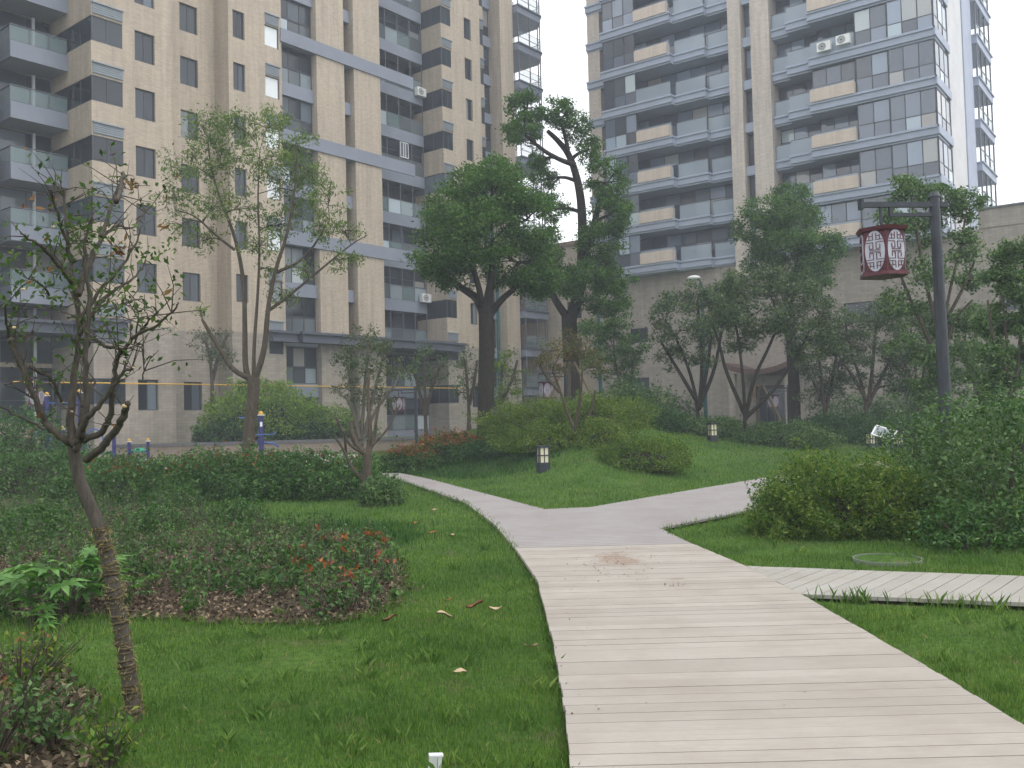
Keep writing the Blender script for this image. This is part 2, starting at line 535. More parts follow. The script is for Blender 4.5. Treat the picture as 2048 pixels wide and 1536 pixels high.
def lump(p, s=1.0, seed=0.0):
    """cheap smooth noise, about -1..1"""
    x, y, z = p[:, 0] * s, p[:, 1] * s, p[:, 2] * s
    return (np.sin(1.7 * x + 2.3 * z + seed) + np.sin(2.1 * y - 1.3 * x + 2 * seed) + np.sin(2.9 * z + 1.1 * y - seed)
            + 0.6 * np.sin(4.3 * x + 3.7 * y + seed) + 0.6 * np.sin(5.1 * z - 3.9 * y + 0.5 * seed)) / 3.6

# ------------------------------------------------------------------ ground plan
apex, lfar, rfar = G(1090, 1018), G(689, 927), G(1560, 950)
def sstep(x):
    x = np.clip(x, 0, 1)
    return x * x * (3 - 2 * x)
def side_dist(x, y, a, b):
    dx, dy = b.x - a.x, b.y - a.y
    l = math.hypot(dx, dy)
    return ((x - a.x) * dy - (y - a.y) * dx) / l
def H(x, y):
    x = np.asarray(x, dtype=np.float64)
    y = np.asarray(y, dtype=np.float64)
    d1 = side_dist(x, y, apex, lfar)          # positive to the right of the left arm
    d2 = -side_dist(x, y, apex, rfar)         # positive to the left of the right arm
    m = np.minimum(d1, d2)
    amp = 1.35 * (1 - 0.62 * sstep((x - 2.0) / 7.0))
    h = amp * sstep((m - 0.5) / 6.0)
    h = h * (1 - 0.75 * sstep((y - 36) / 10.0))
    h = h + 0.012 * np.sin(x * 1.9 + 1.3 * y) * np.where(m > 0.5, 1, 0.6) * np.where(y > 3, 1, 1)
    return h
def Hs(x, y):
    return float(H(np.array([x]), np.array([y]))[0])
xs = np.concatenate([np.linspace(-84, -32, 8), np.arange(-30, 30.01, 0.6), np.linspace(32, 84, 8)])
ys = np.concatenate([np.linspace(-42, -5, 6), np.arange(-4, 62, 0.6), np.linspace(64, 138, 10)])
XX, YY = np.meshgrid(xs, ys)
ZZ = H(XX.ravel(), YY.ravel())
Vg = np.stack([XX.ravel(), YY.ravel(), ZZ], axis=1)
nx_, ny_ = len(xs), len(ys)
ii = (np.arange(ny_ - 1)[:, None] * nx_ + np.arange(nx_ - 1)[None, :]).ravel()
Tg = np.concatenate([np.stack([ii, ii + 1, ii + nx_ + 1], 1), np.stack([ii, ii + nx_ + 1, ii + nx_], 1)])
mg = big_mesh('ground', Vg, Tg, M['lawn'])
mg.polygons.foreach_set('use_smooth', [True] * len(mg.polygons))
tag(link('ground', mg), kind='structure')

# path outlines (photo pixels read on the ground plane)
ZB = 0.065
def gp(lst, z=ZB):
    return [(G(u, v, z).x, G(u, v, z).y) for u, v in lst]
Ledge = gp([(1143, 1560), (1130, 1420), (1108, 1290), (1075, 1160), (1030, 1095)])
Redge = gp([(2140, 1508), (2048, 1450), (1850, 1330), (1600, 1187), (1490, 1131), (1382, 1086)])
def edge_x(E, y):
    ys_ = [p[1] for p in E]
    if y <= ys_[0]:
        s = (E[1][0] - E[0][0]) / (E[1][1] - E[0][1])
        return E[0][0] + s * (y - ys_[0])
    return float(np.interp(y, ys_, [p[0] for p in E]))
def left_x(y):
    return edge_x(Ledge, y)
def right_x(y):
    return min(edge_x(Redge, y), 3.6)
y_end = Ledge[-1][1]
deck = empty('boardwalk', (0, 0, 0))
tag(deck, kind='structure')
PW, GAP = 0.14, 0.006
yy = 1.2
k = 0
while yy < y_end - 0.05:
    y1 = min(yy + PW - random.choice((0.003, 0.004, 0.005, 0.007, 0.010)), y_end)
    mb = MB()
    j = random.uniform(-0.004, 0.004)
    z1 = ZB + random.uniform(-0.0015, 0.0015)
    xm = (left_x(yy) + right_x(yy)) / 2
    ym = yy
    mb.prism([(left_x(yy) + j - xm, 0), (right_x(yy) + j - xm, 0), (right_x(y1) + j - xm, y1 - yy), (left_x(y1) + j - xm, y1 - yy)], z1 - 0.032, z1)
    mb.build('plank', M['board'], deck, loc=(xm, ym, 0))
    yy += PW
    k += 1
# joists under the boards
for fx in (0.08, 0.5, 0.92):
    mb = MB()
    pts = []
    ysj = np.linspace(1.2, y_end - 0.05, 24)
    for q in ysj:
        xj = left_x(q) + (right_x(q) - left_x(q)) * fx
        pts.append((xj, q, 0.012))
    mb.tube(pts, 0.02, 4)
    mb.build('joist', M['joist'], deck)

# narrow side walkway with slanted boards
s_top = [Vector((*p, 0)) for p in gp([(1490, 1131), (2048, 1151)])]
s_bot = [Vector((*p, 0)) for p in gp([(1600, 1187), (2048, 1204)])]
bd = [Vector((*p, 0)) for p in gp([(1716, 1181), (1798, 1144)])]
bdir = (bd[1] - bd[0]).normalized()
tdir = (s_top[1] - s_top[0]).normalized()
def isect(p, d, a, b):
    e = (b - a)
    den = d.x * e.y - d.y * e.x
    t = ((a.x - p.x) * e.y - (a.y - p.y) * e.x) / den
    return p + d * t
walk = empty('side_walkway', (0, 0, 0))
tag(walk, kind='structure')
step = 0.142 / abs(tdir.cross(bdir).z)
p0 = s_bot[0].copy()
bx_dir = (s_bot[1] - s_bot[0]).normalized()
def clip_half(poly, a, n):
    """keep the part of poly on the n side of the line through a"""
    out_ = []
    for i in range(len(poly)):
        p, q = poly[i], poly[(i + 1) % len(poly)]
        dp, dq = (p - a).dot(n), (q - a).dot(n)
        if dp >= 0:
            out_.append(p)
        if (dp >= 0) != (dq >= 0):
            out_.append(p.lerp(q, dp / (dp - dq)))
    return out_
e_a = Vector((*gp([(1600, 1187)])[0], 0))
e_b = Vector((*gp([(1490, 1131)])[0], 0))
e_n = Vector(((e_b - e_a).y, -(e_b - e_a).x, 0)).normalized()
if e_n.x < 0:
    e_n = -e_n
for k in range(-16, 46):
    a0 = p0 + bx_dir * (k * step)
    a1 = p0 + bx_dir * ((k + 1) * step - GAP * 1.4)
    t0 = isect(a0, bdir, s_top[0], s_top[1])
    t1 = isect(a1, bdir, s_top[0], s_top[1])
    q = clip_half([a0, a1, t1, t0], e_a + e_n * 0.008, e_n)
    if len(q) < 3 or max((p - q[0]).length for p in q) < 0.06:
        continue
    zz = ZB - 0.004 + random.uniform(-0.0015, 0.0015)
    cx = sum(p.x for p in q) / len(q)
    cyy = sum(p.y for p in q) / len(q)
    MB().prism([(p.x - cx, p.y - cyy) for p in q], zz - 0.03, zz).build('plank', M['board_side'], walk, loc=(cx, cyy, 0))
for off in (0.12, 0.88):
    a = s_bot[0].lerp(s_top[0], off)
    b = s_bot[1].lerp(s_top[1], off)
    e = a + (b - a) * 2.2
    a = a + (b - a).normalized() * 0.35
    MB().tube([(a.x, a.y, 0.012), (e.x, e.y, 0.012)], 0.02, 4).build('joist', M['joist'], walk)

# grey far path: junction, both arms, plaza
gpoly = gp([(1030, 1095), (985, 1045), (930, 1005), (860, 980), (795, 957), (700, 942), (560, 933),
            (689, 927), (760, 938), (860, 958), (960, 984), (1090, 1018), (1180, 1014), (1350, 985), (1560, 950), (1760, 921),
            (1800, 948), (1580, 1001), (1450, 1030), (1320, 1056), (1382, 1086)], 0.06)
gpoly[0] = (gpoly[0][0], y_end + 0.004)
gpoly[-1] = (gpoly[-1][0], y_end + 0.004)
MB().prism(gpoly[::-1], 0.03, 0.06).build('path', M['deck_far']).__setitem__('kind', 'structure')
pq = gp([(689, 927), (560, 933)], 0.06)
plaza = [(pq[0][0] + 0.003, pq[0][1] + 0.003), (pq[1][0] - 0.003, pq[1][1]), (-19, 33), (-19, 45.6), (-5.2, 45.6), (-4.9, 41)]
MB().prism(plaza[::-1], 0.02, 0.055).build('plaza', M['paving']).__setitem__('kind', 'structure')

# planting bed on the left
bed_px = [(-40, 1250), (60, 1236), (190, 1228), (380, 1236), (520, 1246), (690, 1244), (770, 1215), (815, 1175), (800, 1120), (745, 1070),
          (560, 1050), (420, 1030), (330, 985), (220, 960), (-60, 945)]
def rough_outline(poly, amp, seed):
    r_ = random.Random(seed)
    out_ = []
    for a_, b_ in zip(poly, poly[1:] + poly[:1]):
        n_ = max(1, int(math.hypot(b_[0] - a_[0], b_[1] - a_[1]) / 0.12))
        for i in range(min(n_, 40)):
            q_ = i / min(n_, 40)
            out_.append((a_[0] + (b_[0] - a_[0]) * q_ + r_.gauss(0, amp), a_[1] + (b_[1] - a_[1]) * q_ + r_.gauss(0, amp * 1.3)))
    return out_
bed = rough_outline(gp(bed_px, 0.02), 0.035, 3)
bed2_px = [(-60, 1600), (-60, 1330), (60, 1300), (120, 1330), (180, 1400), (170, 1470), (250, 1600)]
bed2 = rough_outline(gp(bed2_px, 0.02), 0.04, 4)
for b_ in (bed, bed2):
    mb = MB()
    mb.quad(*[(p[0], p[1], 0.02) for p in b_])
    o = mb.build('planting_bed', M['mulch'])
    tag(o, kind='structure')

def in_poly(x, y, poly):
    inside = np.zeros(len(x), dtype=bool)
    j = len(poly) - 1
    for i in range(len(poly)):
        xi, yi = poly[i]
        xj, yj = poly[j]
        c = ((yi > y) != (yj > y)) & (x < (xj - xi) * (y - yi) / (yj - yi + 1e-12) + xi)
        inside ^= c
        j = i
    return inside
deck_poly = [(left_x(q), q) for q in np.linspace(1.2, y_end, 30)] + [(right_x(q), q) for q in np.linspace(y_end, 1.2, 30)]
ext = s_top[1] + (s_top[1] - s_top[0]) * 1.2
ext2 = s_bot[1] + (s_bot[1] - s_bot[0]) * 1.2
walk_poly = [(s_bot[0].x - 0.4, s_bot[0].y), (ext2.x, ext2.y), (ext.x, ext.y), (s_top[0].x, s_top[0].y)]
def on_path(x, y):
    return in_poly(x, y, deck_poly) | in_poly(x, y, walk_poly) | in_poly(x, y, gpoly) | in_poly(x, y, plaza)

# ------------------------------------------------------------------ apartment block on the left
FH = 3.02
def building_frame(name, origin, axis, label):
    o = empty(name, (origin[0], origin[1], 0), label, 'building', rz=math.atan2(axis[1], axis[0]))
    return o
A = building_frame('apartment_block', (-23.2, 41.9), (0.63, 0.777),
                   'beige tiled apartment block with grey balcony bands filling the left half')
NF = 12
def FFa(k):
    return 0.85 + FH * k
TOPA = FFa(NF) + 1.6
A.scale = (1.03, 1, 1)
win_cache = {}
def window_meshes(w_, h_, nv, nh, fr, glass, fw=0.05, transom=None):
    key = (round(w_, 2), round(h_, 2), nv, nh, fr, glass, transom)
    if key in win_cache:
        return win_cache[key]
    f = MB()
    d = 0.06
    f.box(0, w_, 0, d, 0, fw).box(0, w_, 0, d, h_ - fw, h_)
    f.box(0, fw, 0.001, d - 0.001, fw, h_ - fw).box(w_ - fw, w_, 0.001, d - 0.001, fw, h_ - fw)
    for i in range(1, nv):
        x = w_ * i / nv
        f.box(x - fw / 2, x + fw / 2, 0.004, d - 0.004, fw, h_ - fw)
    hs_ = [h_ * i / nh for i in range(1, nh)] if transom is None else [h_ * transom]
    for z in hs_:
        f.box(fw, w_ - fw, 0.008, d - 0.008, z - fw / 2, z + fw / 2)
    cw = w_ / nv
    zs_ = [0.0] + hs_ + [h_]
    panes = []
    for i in range(nv):
        for j in range(len(zs_) - 1):
            yo = 0.022 + 0.012 * ((i + j) % 2)
            panes.append(MB().box(i * cw + fw * 0.4, (i + 1) * cw - fw * 0.4, yo, yo + 0.01, zs_[j] + fw * 0.4, zs_[j + 1] - fw * 0.4).mesh('pane', M[glass]))
    r = (f.mesh('window', M[fr]), panes)
    win_cache[key] = r
    return r
def put_window(parent, x, y, z, w_, h_, nv=2, nh=1, fr='frame', glass='glass', rot=0.0, transom=None, name='window'):
    mf, mp = window_meshes(w_, h_, nv, nh, fr, glass, transom=transom)
    o = link(name, mf, parent, (x, y, z), (0, 0, rot))
    for q in mp:
        link('pane', q, o)
    return o
def wall_column(parent, mat, x0, x1, y0, y1, z0, z1, wx=None, wz=(), hood=True):
    """solid wall volume with one column of real openings"""
    mb = MB()
    if wx is None:
        mb.box(x0, x1, y0, y1, z0, z1)
    else:
        mb.box(x0, wx[0], y0, y1, z0, z1).box(wx[1], x1, y0, y1, z0, z1)
        zc = z0
        for a, b in wz:
            mb.box(wx[0], wx[1], y0, y1, zc, a)
            zc = b
        mb.box(wx[0], wx[1], y0, y1, zc, z1)
    return mb.build('wall', mat, parent)
BACK = 4.4
ZS = FFa(2) - 0.05      # height where the grey base tile changes to beige tile
wins = [(FFa(k) + 1.62, FFa(k) + 3.2) for k in range(NF)]
def split_wall(x0, x1, y0, wx=None, ww=None, y1=BACK):
    """a wall in two materials, base and upper"""
    lo = [q for q in wins if q[1] < ZS]
    hi = [q for q in wins if q[0] > ZS]
    wall_column(A, M['base_tile'], x0, x1, y0, y1, 0.0, ZS, wx, lo)
    wall_column(A, M['tile'], x0, x1, y0, y1, ZS, TOPA, wx, hi)
    if wx:
        for (a, b) in wins:
            put_window(A, wx[0], y0 + 0.12, a, wx[1] - wx[0], b - a, 2, 1)
# core volume behind every recess
MB().box(-9, 36.8, BACK + 0.003, 15, 0, TOPA).build('wall', M['tile'], A)

def louvre(parent, x0, x1, y, z0, z1):
    mb = MB().box(x0, x1, y, y + 0.05, z0, z1)
    n = max(2, int((z1 - z0) / 0.09))
    for i in range(n):
        zc = z0 + (z1 - z0) * (i + 0.5) / n
        mb.box(x0 + 0.02, x1 - 0.02, y - 0.025, y, zc - 0.022, zc + 0.012)
    mb.box(x0 - 0.03, x1 + 0.03, y - 0.09, y + 0.05, z1, z1 + 0.07)
    return mb.build('louvre', M['louvre'], parent)
def corner_bay(x0, x1, y0, yin):
    """bay: wrap-round dark window, beige spandrel, grey louvre below"""
    for k in range(NF):
        z = FFa(k)
        wl, wh = z + 1.94, z + 3.22
        mat = M['base_tile'] if k < 2 else M['tile']
        mb = MB()
        prev = FFa(k - 1) + 3.22 if k else 0.0
        mb.box(x0, x1, y0, BACK, prev, wl)
        mb.build('spandrel', mat, A)
        # dark wrap-round glazing
        o = MB().box(x0 + 0.05, x1, y0 + 0.05, BACK, wl + 0.001, wh - 0.001).build('corner_window', M['glass'], A)
        f = MB()
        f.box(x0 + 0.02, x0 + 0.09, y0 + 0.02, y0 + 0.09, wl, wh)
        f.box(x0 + 0.091, x1 - 0.02, y0 + 0.022, y0 + 0.07, wl, wl + 0.05).box(x0 + 0.091, x1 - 0.02, y0 + 0.022, y0 + 0.07, wh - 0.05, wh)
        xm = (x0 + x1) / 2
        f.box(xm - 0.025, xm + 0.025, y0 + 0.025, y0 + 0.068, wl + 0.05, wh - 0.05)
        f.box(x0 + 0.022, x0 + 0.07, y0 + 0.091, yin, wl, wl + 0.05).box(x0 + 0.022, x0 + 0.07, y0 + 0.091, yin, wh - 0.05, wh)
        ym = (y0 + yin) / 2
        f.box(x0 + 0.024, x0 + 0.068, ym - 0.025, ym + 0.025, wl + 0.05, wh - 0.05)
        f.build('frame', M['frame'], o)
        if k >= 2:
            louvre(A, x0 + 0.05, x1 - 0.02, y0 - 0.052, prev + 0.1, prev + 0.62)
    MB().box(x0, x1, y0, BACK, FFa(NF - 1) + 3.22, TOPA).build('wall', M['tile'], A)
def balcony(parent, x0, x1, y0, y1, z, bandmat='band', end_left=True, glassmat='rail', band=(-0.2, 0.62), rail=1.42, npan=4):
    o = MB().box(x0, x1, y0, y1, z - 0.16, z - 0.02).build('balcony', M['soffit'], parent)
    b = MB().box(x0, x1, y0 - 0.003, y0 + 0.12, z + band[0] - 0.003, z + band[1])
    if end_left:
        b.box(x0 - 0.003, x0 + 0.12, y0 + 0.121, y1, z + band[0] - 0.003, z + band[1])
    b.build('parapet', M[bandmat], o)
    g = MB()
    n = npan
    for i in range(n):
        a = x0 + (x1 - x0) * i / n
        c = x0 + (x1 - x0) * (i + 1) / n
        link('glass_panel', MB().box(a + 0.03, c - 0.03, y0 + 0.05, y0 + 0.065, z + band[1] + 0.04, z + rail - 0.04).mesh('glass_panel', M[glassmat]), o)
        g.box(a - 0.02, a + 0.02, y0 + 0.04, y0 + 0.08, z + band[1], z + rail)
    g.box(x0, x1, y0 + 0.03, y0 + 0.09, z + rail, z + rail + 0.05)
    if end_left:
        link('glass_panel', MB().box(x0 + 0.05, x0 + 0.065, y0 + 0.12, y1 - 0.03, z + band[1] + 0.04, z + rail - 0.04).mesh('glass_panel', M[glassmat]), o)
        g.box(x0 + 0.03, x0 + 0.09, y0 + 0.091, y1, z + rail, z + rail + 0.05)
    g.build('handrail', M['rail_frame'], o)
    return o
def back_glazing(parent, x0, x1, y, z0, z1, n, trans=0.4, glass='glass'):
    return put_window(parent, x0, y, z0, x1 - x0, z1 - z0, n, 1, 'frame', glass, transom=trans, name='glazing')

# stretch 0: open balconies at the left end
for k in range(NF):
    z = FFa(k)
    if k >= 2:
        balcony(A, 1.45, 4.19, 2.4, BACK - 0.06, z + 1.15, npan=3)
        balcony(A, -4.2, 0.7, 2.6, BACK - 0.06, z + 1.15, npan=4)
    back_glazing(A, -4.5, 4.19, BACK - 0.07, z + 1.15, z + 3.95, 7)
    MB().box(3.2, 3.32, BACK - 0.3, BACK - 0.18, z + 1.15, z + 3.95).build('downpipe', M['white_frame'], A)
split_wall(-9, -4.5, 0.0)
# bay at the left, flush wall with windows, set-back wall, wall with narrow windows
corner_bay(4.2, 5.8, 0.0, 2.4)
split_wall(5.803, 8.5, 0.06, (6.46, 7.54))
split_wall(8.503, 11.85, 1.35, (9.72, 10.8))
split_wall(11.853, 14.25, 0.0, (12.15, 12.92))
split_wall(15.22, 15.4, 0.0)
for k in range(NF):         # narrow bay, some panes painted white as sky reflections
    z = FFa(k)
    mat = M['base_tile'] if k < 2 else M['tile']
    prev = FFa(k - 1) + 3.05 if k else 0
    MB().box(14.253, 15.217, 0.001, BACK, prev, z + 1.8).build('spandrel', mat, A)
    if k >= 2:
        louvre(A, 14.3, 15.2, -0.052, prev + 0.06, prev + 0.62)
    o = put_window(A, 14.253, 0.08, z + 1.8, 0.964, 1.25, 1, 1, glass='sky_pane' if k in (3, 4, 5, 6, 7, 8) else 'glass')
MB().box(14.253, 15.217, 0.001, BACK, FFa(NF - 1) + 3.05, TOPA).build('wall', M['tile'], A)

# glazed balcony stack, piers with a slot between them, second balcony stack
def glazed_floor(x0, x1, y, z, n):
    put_window(A, x0, y, z + 1.12, x1 - x0, 1.2, n, 1, name='glazing')
    put_window(A, x0, y, z + 0.12, x1 - x0, 0.99, n, 1, glass='panel', name='glazing')
for k in range(NF):
    z = FFa(k)
    glazed_floor(15.403, 17.95, 0.5, z, 3)
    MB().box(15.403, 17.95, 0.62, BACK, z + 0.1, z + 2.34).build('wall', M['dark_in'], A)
    if k >= 1:
        MB().box(15.403, 17.95, 0.3, BACK, z - 0.68, z + 0.115).build('floor_band', M['band'], A)
for k in range(NF):
    z = FFa(k)
    for (a, b) in ((17.953, 20.1), (20.9, 23.1)):
        mat = M['base_tile'] if k < 2 else M['tile']
        MB().box(a, b, 0.0, BACK, (FFa(k) if k else 0), FFa(k + 1) - (0.003 if k < NF - 1 else -1.5)).build('pier', mat, A)
    MB().box(20.103, 20.897, 1.5, BACK, z, z + FH - 0.003).build('slot_wall', M['brown_tile'], A)
    if k >= 2 and k % 2 == 1:
        MB().box(20.103, 20.897, 0.35, 1.497, z - 0.68, z + 0.1).build('floor_band', M['band'], A)
    if k >= 4 and k % 2 == 0:
        MB().box(15.3, 26.0, -0.10, -0.003, z - 0.69, z + 0.125).build('floor_band', M['band'], A)
        MB().box(20.103, 20.897, 0.003, 1.497, z - 0.68, z + 0.115).build('floor_band', M['band'], A)
for k in range(NF):
    z = FFa(k)
    o = MB().box(23.103, 28.88, 1.95, BACK - 0.003, z - 0.66, z - 0.02).build('balcony', M['band'], A)
    MB().box(23.103, 28.88, 1.9, 2.05, z - 0.665, z + 0.125).build('parapet', M['band'], o)
    for i in range(5):
        a = 23.103 + 5.777 * i / 5
        b = a + 5.777 / 5
        link('glass_panel', MB().box(a + 0.03, b - 0.03, 1.96, 1.975, z + 0.16, z + 1.1).mesh('glass_panel', M['panel'] if (i + k) % 3 else M['rail']), o)
    g = MB().box(23.103, 28.88, 1.94, 2.0, z + 1.1, z + 1.15)
    for i in range(1, 6):
        a = 23.103 + 5.777 * i / 5
        g.box(a - 0.03, a + 0.03, 1.945, 1.995, z + 0.12, z + 2.33)
    g.build('handrail', M['rail_frame'], o)
    back_glazing(A, 23.103, 28.88, 2.9 if k % 3 else 2.1, z + 1.16 if k % 3 == 0 else z, z + 2.34, 5)
put_window(A, 26.6, 1.88, FFa(6) + 1.2, 0.75, 1.1, 3, 1, 'white_frame', name='window')
corner_bay(28.9, 29.95, 0.0, 1.95)
split_wall(29.953, 33.1, 0.06, (31.4, 32.16))
corner_bay(33.103, 34.0, 0.5, 2.2)
for k in range(NF):
    z = FFa(k)
    MB().box(34.003, 35.4, 1.0, BACK - 0.003, z - 0.66, z + 0.12).build('floor_band', M['band'], A)
    back_glazing(A, 34.003, 35.4, 1.2, z + 0.13, z + 2.34, 2)
split_wall(35.403, 36.797, 0.0)
# see-through corner balconies at the far end
MB().box(36.8, 37.3, 0.3, 9, 0, TOPA).build('wall', M['tile'], A)
for k in range(NF):
    z = FFa(k)
    o = MB().prism([(37.303, -0.2), (40.2, -0.2), (40.9, 0.6), (40.9, 3.2), (37.303, 3.2)], z - 0.5, z).build('balcony', M['band'], A)
    MB().prism([(37.303, -0.3), (40.25, -0.3), (41.0, 0.55), (41.0, 3.3), (37.303, 3.3)], z + 0.003, z + 0.14).build('parapet', M['cornice'], o)
    g = MB()
    for (a, b) in ((37.4, -0.15), (38.8, -0.15), (40.15, -0.15), (40.85, 0.62), (40.85, 3.1)):
        g.box(a - 0.035, a + 0.035, b - 0.035, b + 0.035, z + 0.14, z + FH - 0.5)
    for hz in (1.15, 0.65):
        g.tube([(37.35, -0.15, z + hz), (40.15, -0.15, z + hz), (40.85, 0.62, z + hz), (40.85, 3.1, z + hz)], 0.03, 4)
    g.build('handrail', M['rail_frame'], o)
    for (p, q) in (((37.45, -0.15), (38.75, -0.15)), ((38.85, -0.15), (40.1, -0.15)), ((40.85, 0.7), (40.85, 3.05))):
        gl = MB().quad((p[0], p[1], z + 0.2), (q[0], q[1], z + 0.2), (q[0], q[1], z + 1.1), (p[0], p[1], z + 1.1))
        gl.build('glass_panel', M['rail'], o)
# heavy slate cornice above the two-storey base
def cornice(x0, x1, y0, y1, z):
    mb = MB()
    mb.box(x0, x1, y0, y1, z - 0.5, z - 0.13).box(x0 - 0.12, x1 + 0.12, y0 - 0.14, y1, z - 0.127, z + 0.02)
    mb.box(x0 - 0.04, x1 + 0.04, y0 - 0.06, y1, z - 0.62, z - 0.503)
    return mb.build('cornice', M['cornice'], A)
zc = FFa(2) + 0.1
cornice(-4.4, 4.15, 1.9, 4.3, zc)
cornice(4.1, 5.75, -0.35, -0.06, zc)
cornice(14.2, 15.9, -0.45, -0.06, zc)
cornice(16.05, 28.8, -0.75, -0.12, zc)
cornice(23.2, 28.7, -0.1, 1.88, zc - 0.01)
cornice(28.95, 30.1, -0.5, -0.12, zc)
# yellow gas pipe
MB().tube([(0.5, -0.12, 3.83), (30.5, -0.12, 3.83)], 0.035, 6).build('gas_pipe', M['yellow'], A)
# condensers
def condenser(name, parent, x, y, z, label=None):
    o = MB().box(x, x + 0.85, y, y + 0.32, z, z + 0.6).build(name, M['ac'], parent)
    g = MB()
    for i in range(16):
        t0 = 2 * math.pi * i / 16
        t1 = 2 * math.pi * (i + 1) / 16
        for r0, r1 in ((0.0, 0.07), (0.1, 0.135), (0.165, 0.2), (0.225, 0.25)):
            g.quad((x + 0.33 + r0 * math.cos(t0), y - 0.004, z + 0.3 + r0 * math.sin(t0)), (x + 0.33 + r1 * math.cos(t0), y - 0.004, z + 0.3 + r1 * math.sin(t0)),
                   (x + 0.33 + r1 * math.cos(t1), y - 0.004, z + 0.3 + r1 * math.sin(t1)), (x + 0.33 + r0 * math.cos(t1), y - 0.004, z + 0.3 + r0 * math.sin(t1)))
    g.build('fan_grille', M['black'], o)
    return o
condenser('air_conditioner', A, 28.0, 1.5, FFa(7) + 2.9)
condenser('air_conditioner', A, 28.0, 1.45, FFa(3) + 0.1)

# ------------------------------------------------------------------ hazy tower on the right
Bo = (16.4 - 0.7986 * 12.38, 63.8 + 0.6018 * 12.38)
B = building_frame('residential_tower', Bo, (0.7986, -0.6018),
                   'hazy grey-blue residential tower with stepped balconies and two pale fins')
B.scale = (1.018, 1, 1)
NB = 9
def FFb(k):
    return 12.45 + 3.0 * k
TOPB = FFb(NB) + 0.6
# podium wall with windows
pw = [(3.0, 7.0, 8.1), (8.2, 7.2, 8.4), (18.6, 7.2, 8.5), (27.5, 7.2, 8.6), (33.0, 7.2, 8.6), (27.5, 3.3, 4.8), (33.0, 3.3, 4.8), (3.0, 3.2, 4.4), (16.0, 10.0, 11.4), (21.0, 10.0, 11.4)]
cols = sorted(set(p[0] for p in pw))
mb = MB()
xprev = 0.0
for cx in cols:
    ww = 2.0 if cx in (8.2, 18.6) else 1.5
    mb.box(xprev, cx, 0.0, 1.4, 0, 12.2)
    zprev = 0.0
    for (a, z0, z1) in sorted(p for p in pw if p[0] == cx):
        mb.box(cx, cx + ww, 0.0, 1.4, zprev, z0)
        zprev = z1
        put_window(B, cx, 0.15, z0, ww, z1 - z0, 2, 1)
    mb.box(cx, cx + ww, 0.0, 1.4, zprev, 12.2)
    xprev = cx + ww
mb.box(xprev, 62, 0.0, 1.4, 0, 12.2)
mb.build('wall', M['base_tile'], B)
MB().box(0, 62, 1.403, 16.5, 0, 12.2).build('wall', M['base_tile'], B)
MB().box(26.6, 62.1, -0.05, 14, 12.203, 13.3).build('parapet', M['base_tile'], B)
MB().box(26.5, 62.2, -0.15, 0.5, 13.303, 13.42).build('coping', M['stone_cap'], B)
# lower wing on the far left of the tower
MB().box(-14, -0.003, 1.5, 14, 0, 15.4).build('wall', M['tile'], B)
MB().box(-14.2, -0.006, 1.3, 14, 15.403, 15.75).build('coping', M['brown_tile'], B)
for zz in (6.5, 9.5, 12.2):
    put_window(B, -3.4, 1.46, zz, 1.3, 1.4, 2, 1)
    put_window(B, -7.5, 1.46, zz, 1.3, 1.4, 2, 1)
# tower body
MB().box(0.15, 22.0, 1.6, 15.3, 12.203, TOPB).build('wall', M['tower_paint_hazed'], B)
MB().box(22.0, 24.6, 1.6, 9.9, 12.203, TOPB).build('wall', M['tower_paint_hazed'], B)
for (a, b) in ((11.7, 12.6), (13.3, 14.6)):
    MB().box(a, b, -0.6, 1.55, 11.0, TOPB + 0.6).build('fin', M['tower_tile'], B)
prof = [(0.0, 1.9, -0.15), (1.9, 7.6, -1.25), (7.6, 10.0, -0.75), (10.0, 11.69, -0.25)]
prof2 = [(14.61, 15.8, -0.25), (15.8, 17.4, -0.8), (17.4, 24.9, -1.35)]
def band_profile(mb, a, b, y, z, e0=0.0, e1=0.0):
    mb.box(a, b, y, 1.55, z - 0.42, z - 0.02)
    mb.box(a - e0, b + e1, y - 0.1, 1.55, z - 0.017, z + 0.12)
    mb.box(a, b, y + 0.14, 1.55, z - 0.55, z - 0.423)
bandmesh = MB()
for (a, b, y) in prof + prof2:
    band_profile(bandmesh, a, b, y, 0.0, 0.0, 0.08 if b in (7.6, 10.0, 24.9) else 0.0)
bandmesh.box(12.61, 13.29, -0.3, 1.55, -0.55, 0.1)
bandmesh.box(24.9, 25.0, -1.45, 2.5, -0.42, 0.12)
bm_ = bandmesh.mesh('floor_band', M['tower_paint_hazed'])
boxm = MB().box(0, 2.62, 0, 0.5, 0.0, 0.8).mesh('planter_box', M['planter'])
boxm2 = MB().box(0, 2.74, 0, 0.5, 0.0, 0.8).mesh('planter_box', M['planter'])
def bglaze(x0, x1, y, z0, z1, n, trans=None, glass='glass_tower_hazed', fr='frame', name='glazing'):
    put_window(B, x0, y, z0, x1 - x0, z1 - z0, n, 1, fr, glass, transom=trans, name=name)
sg = MB()
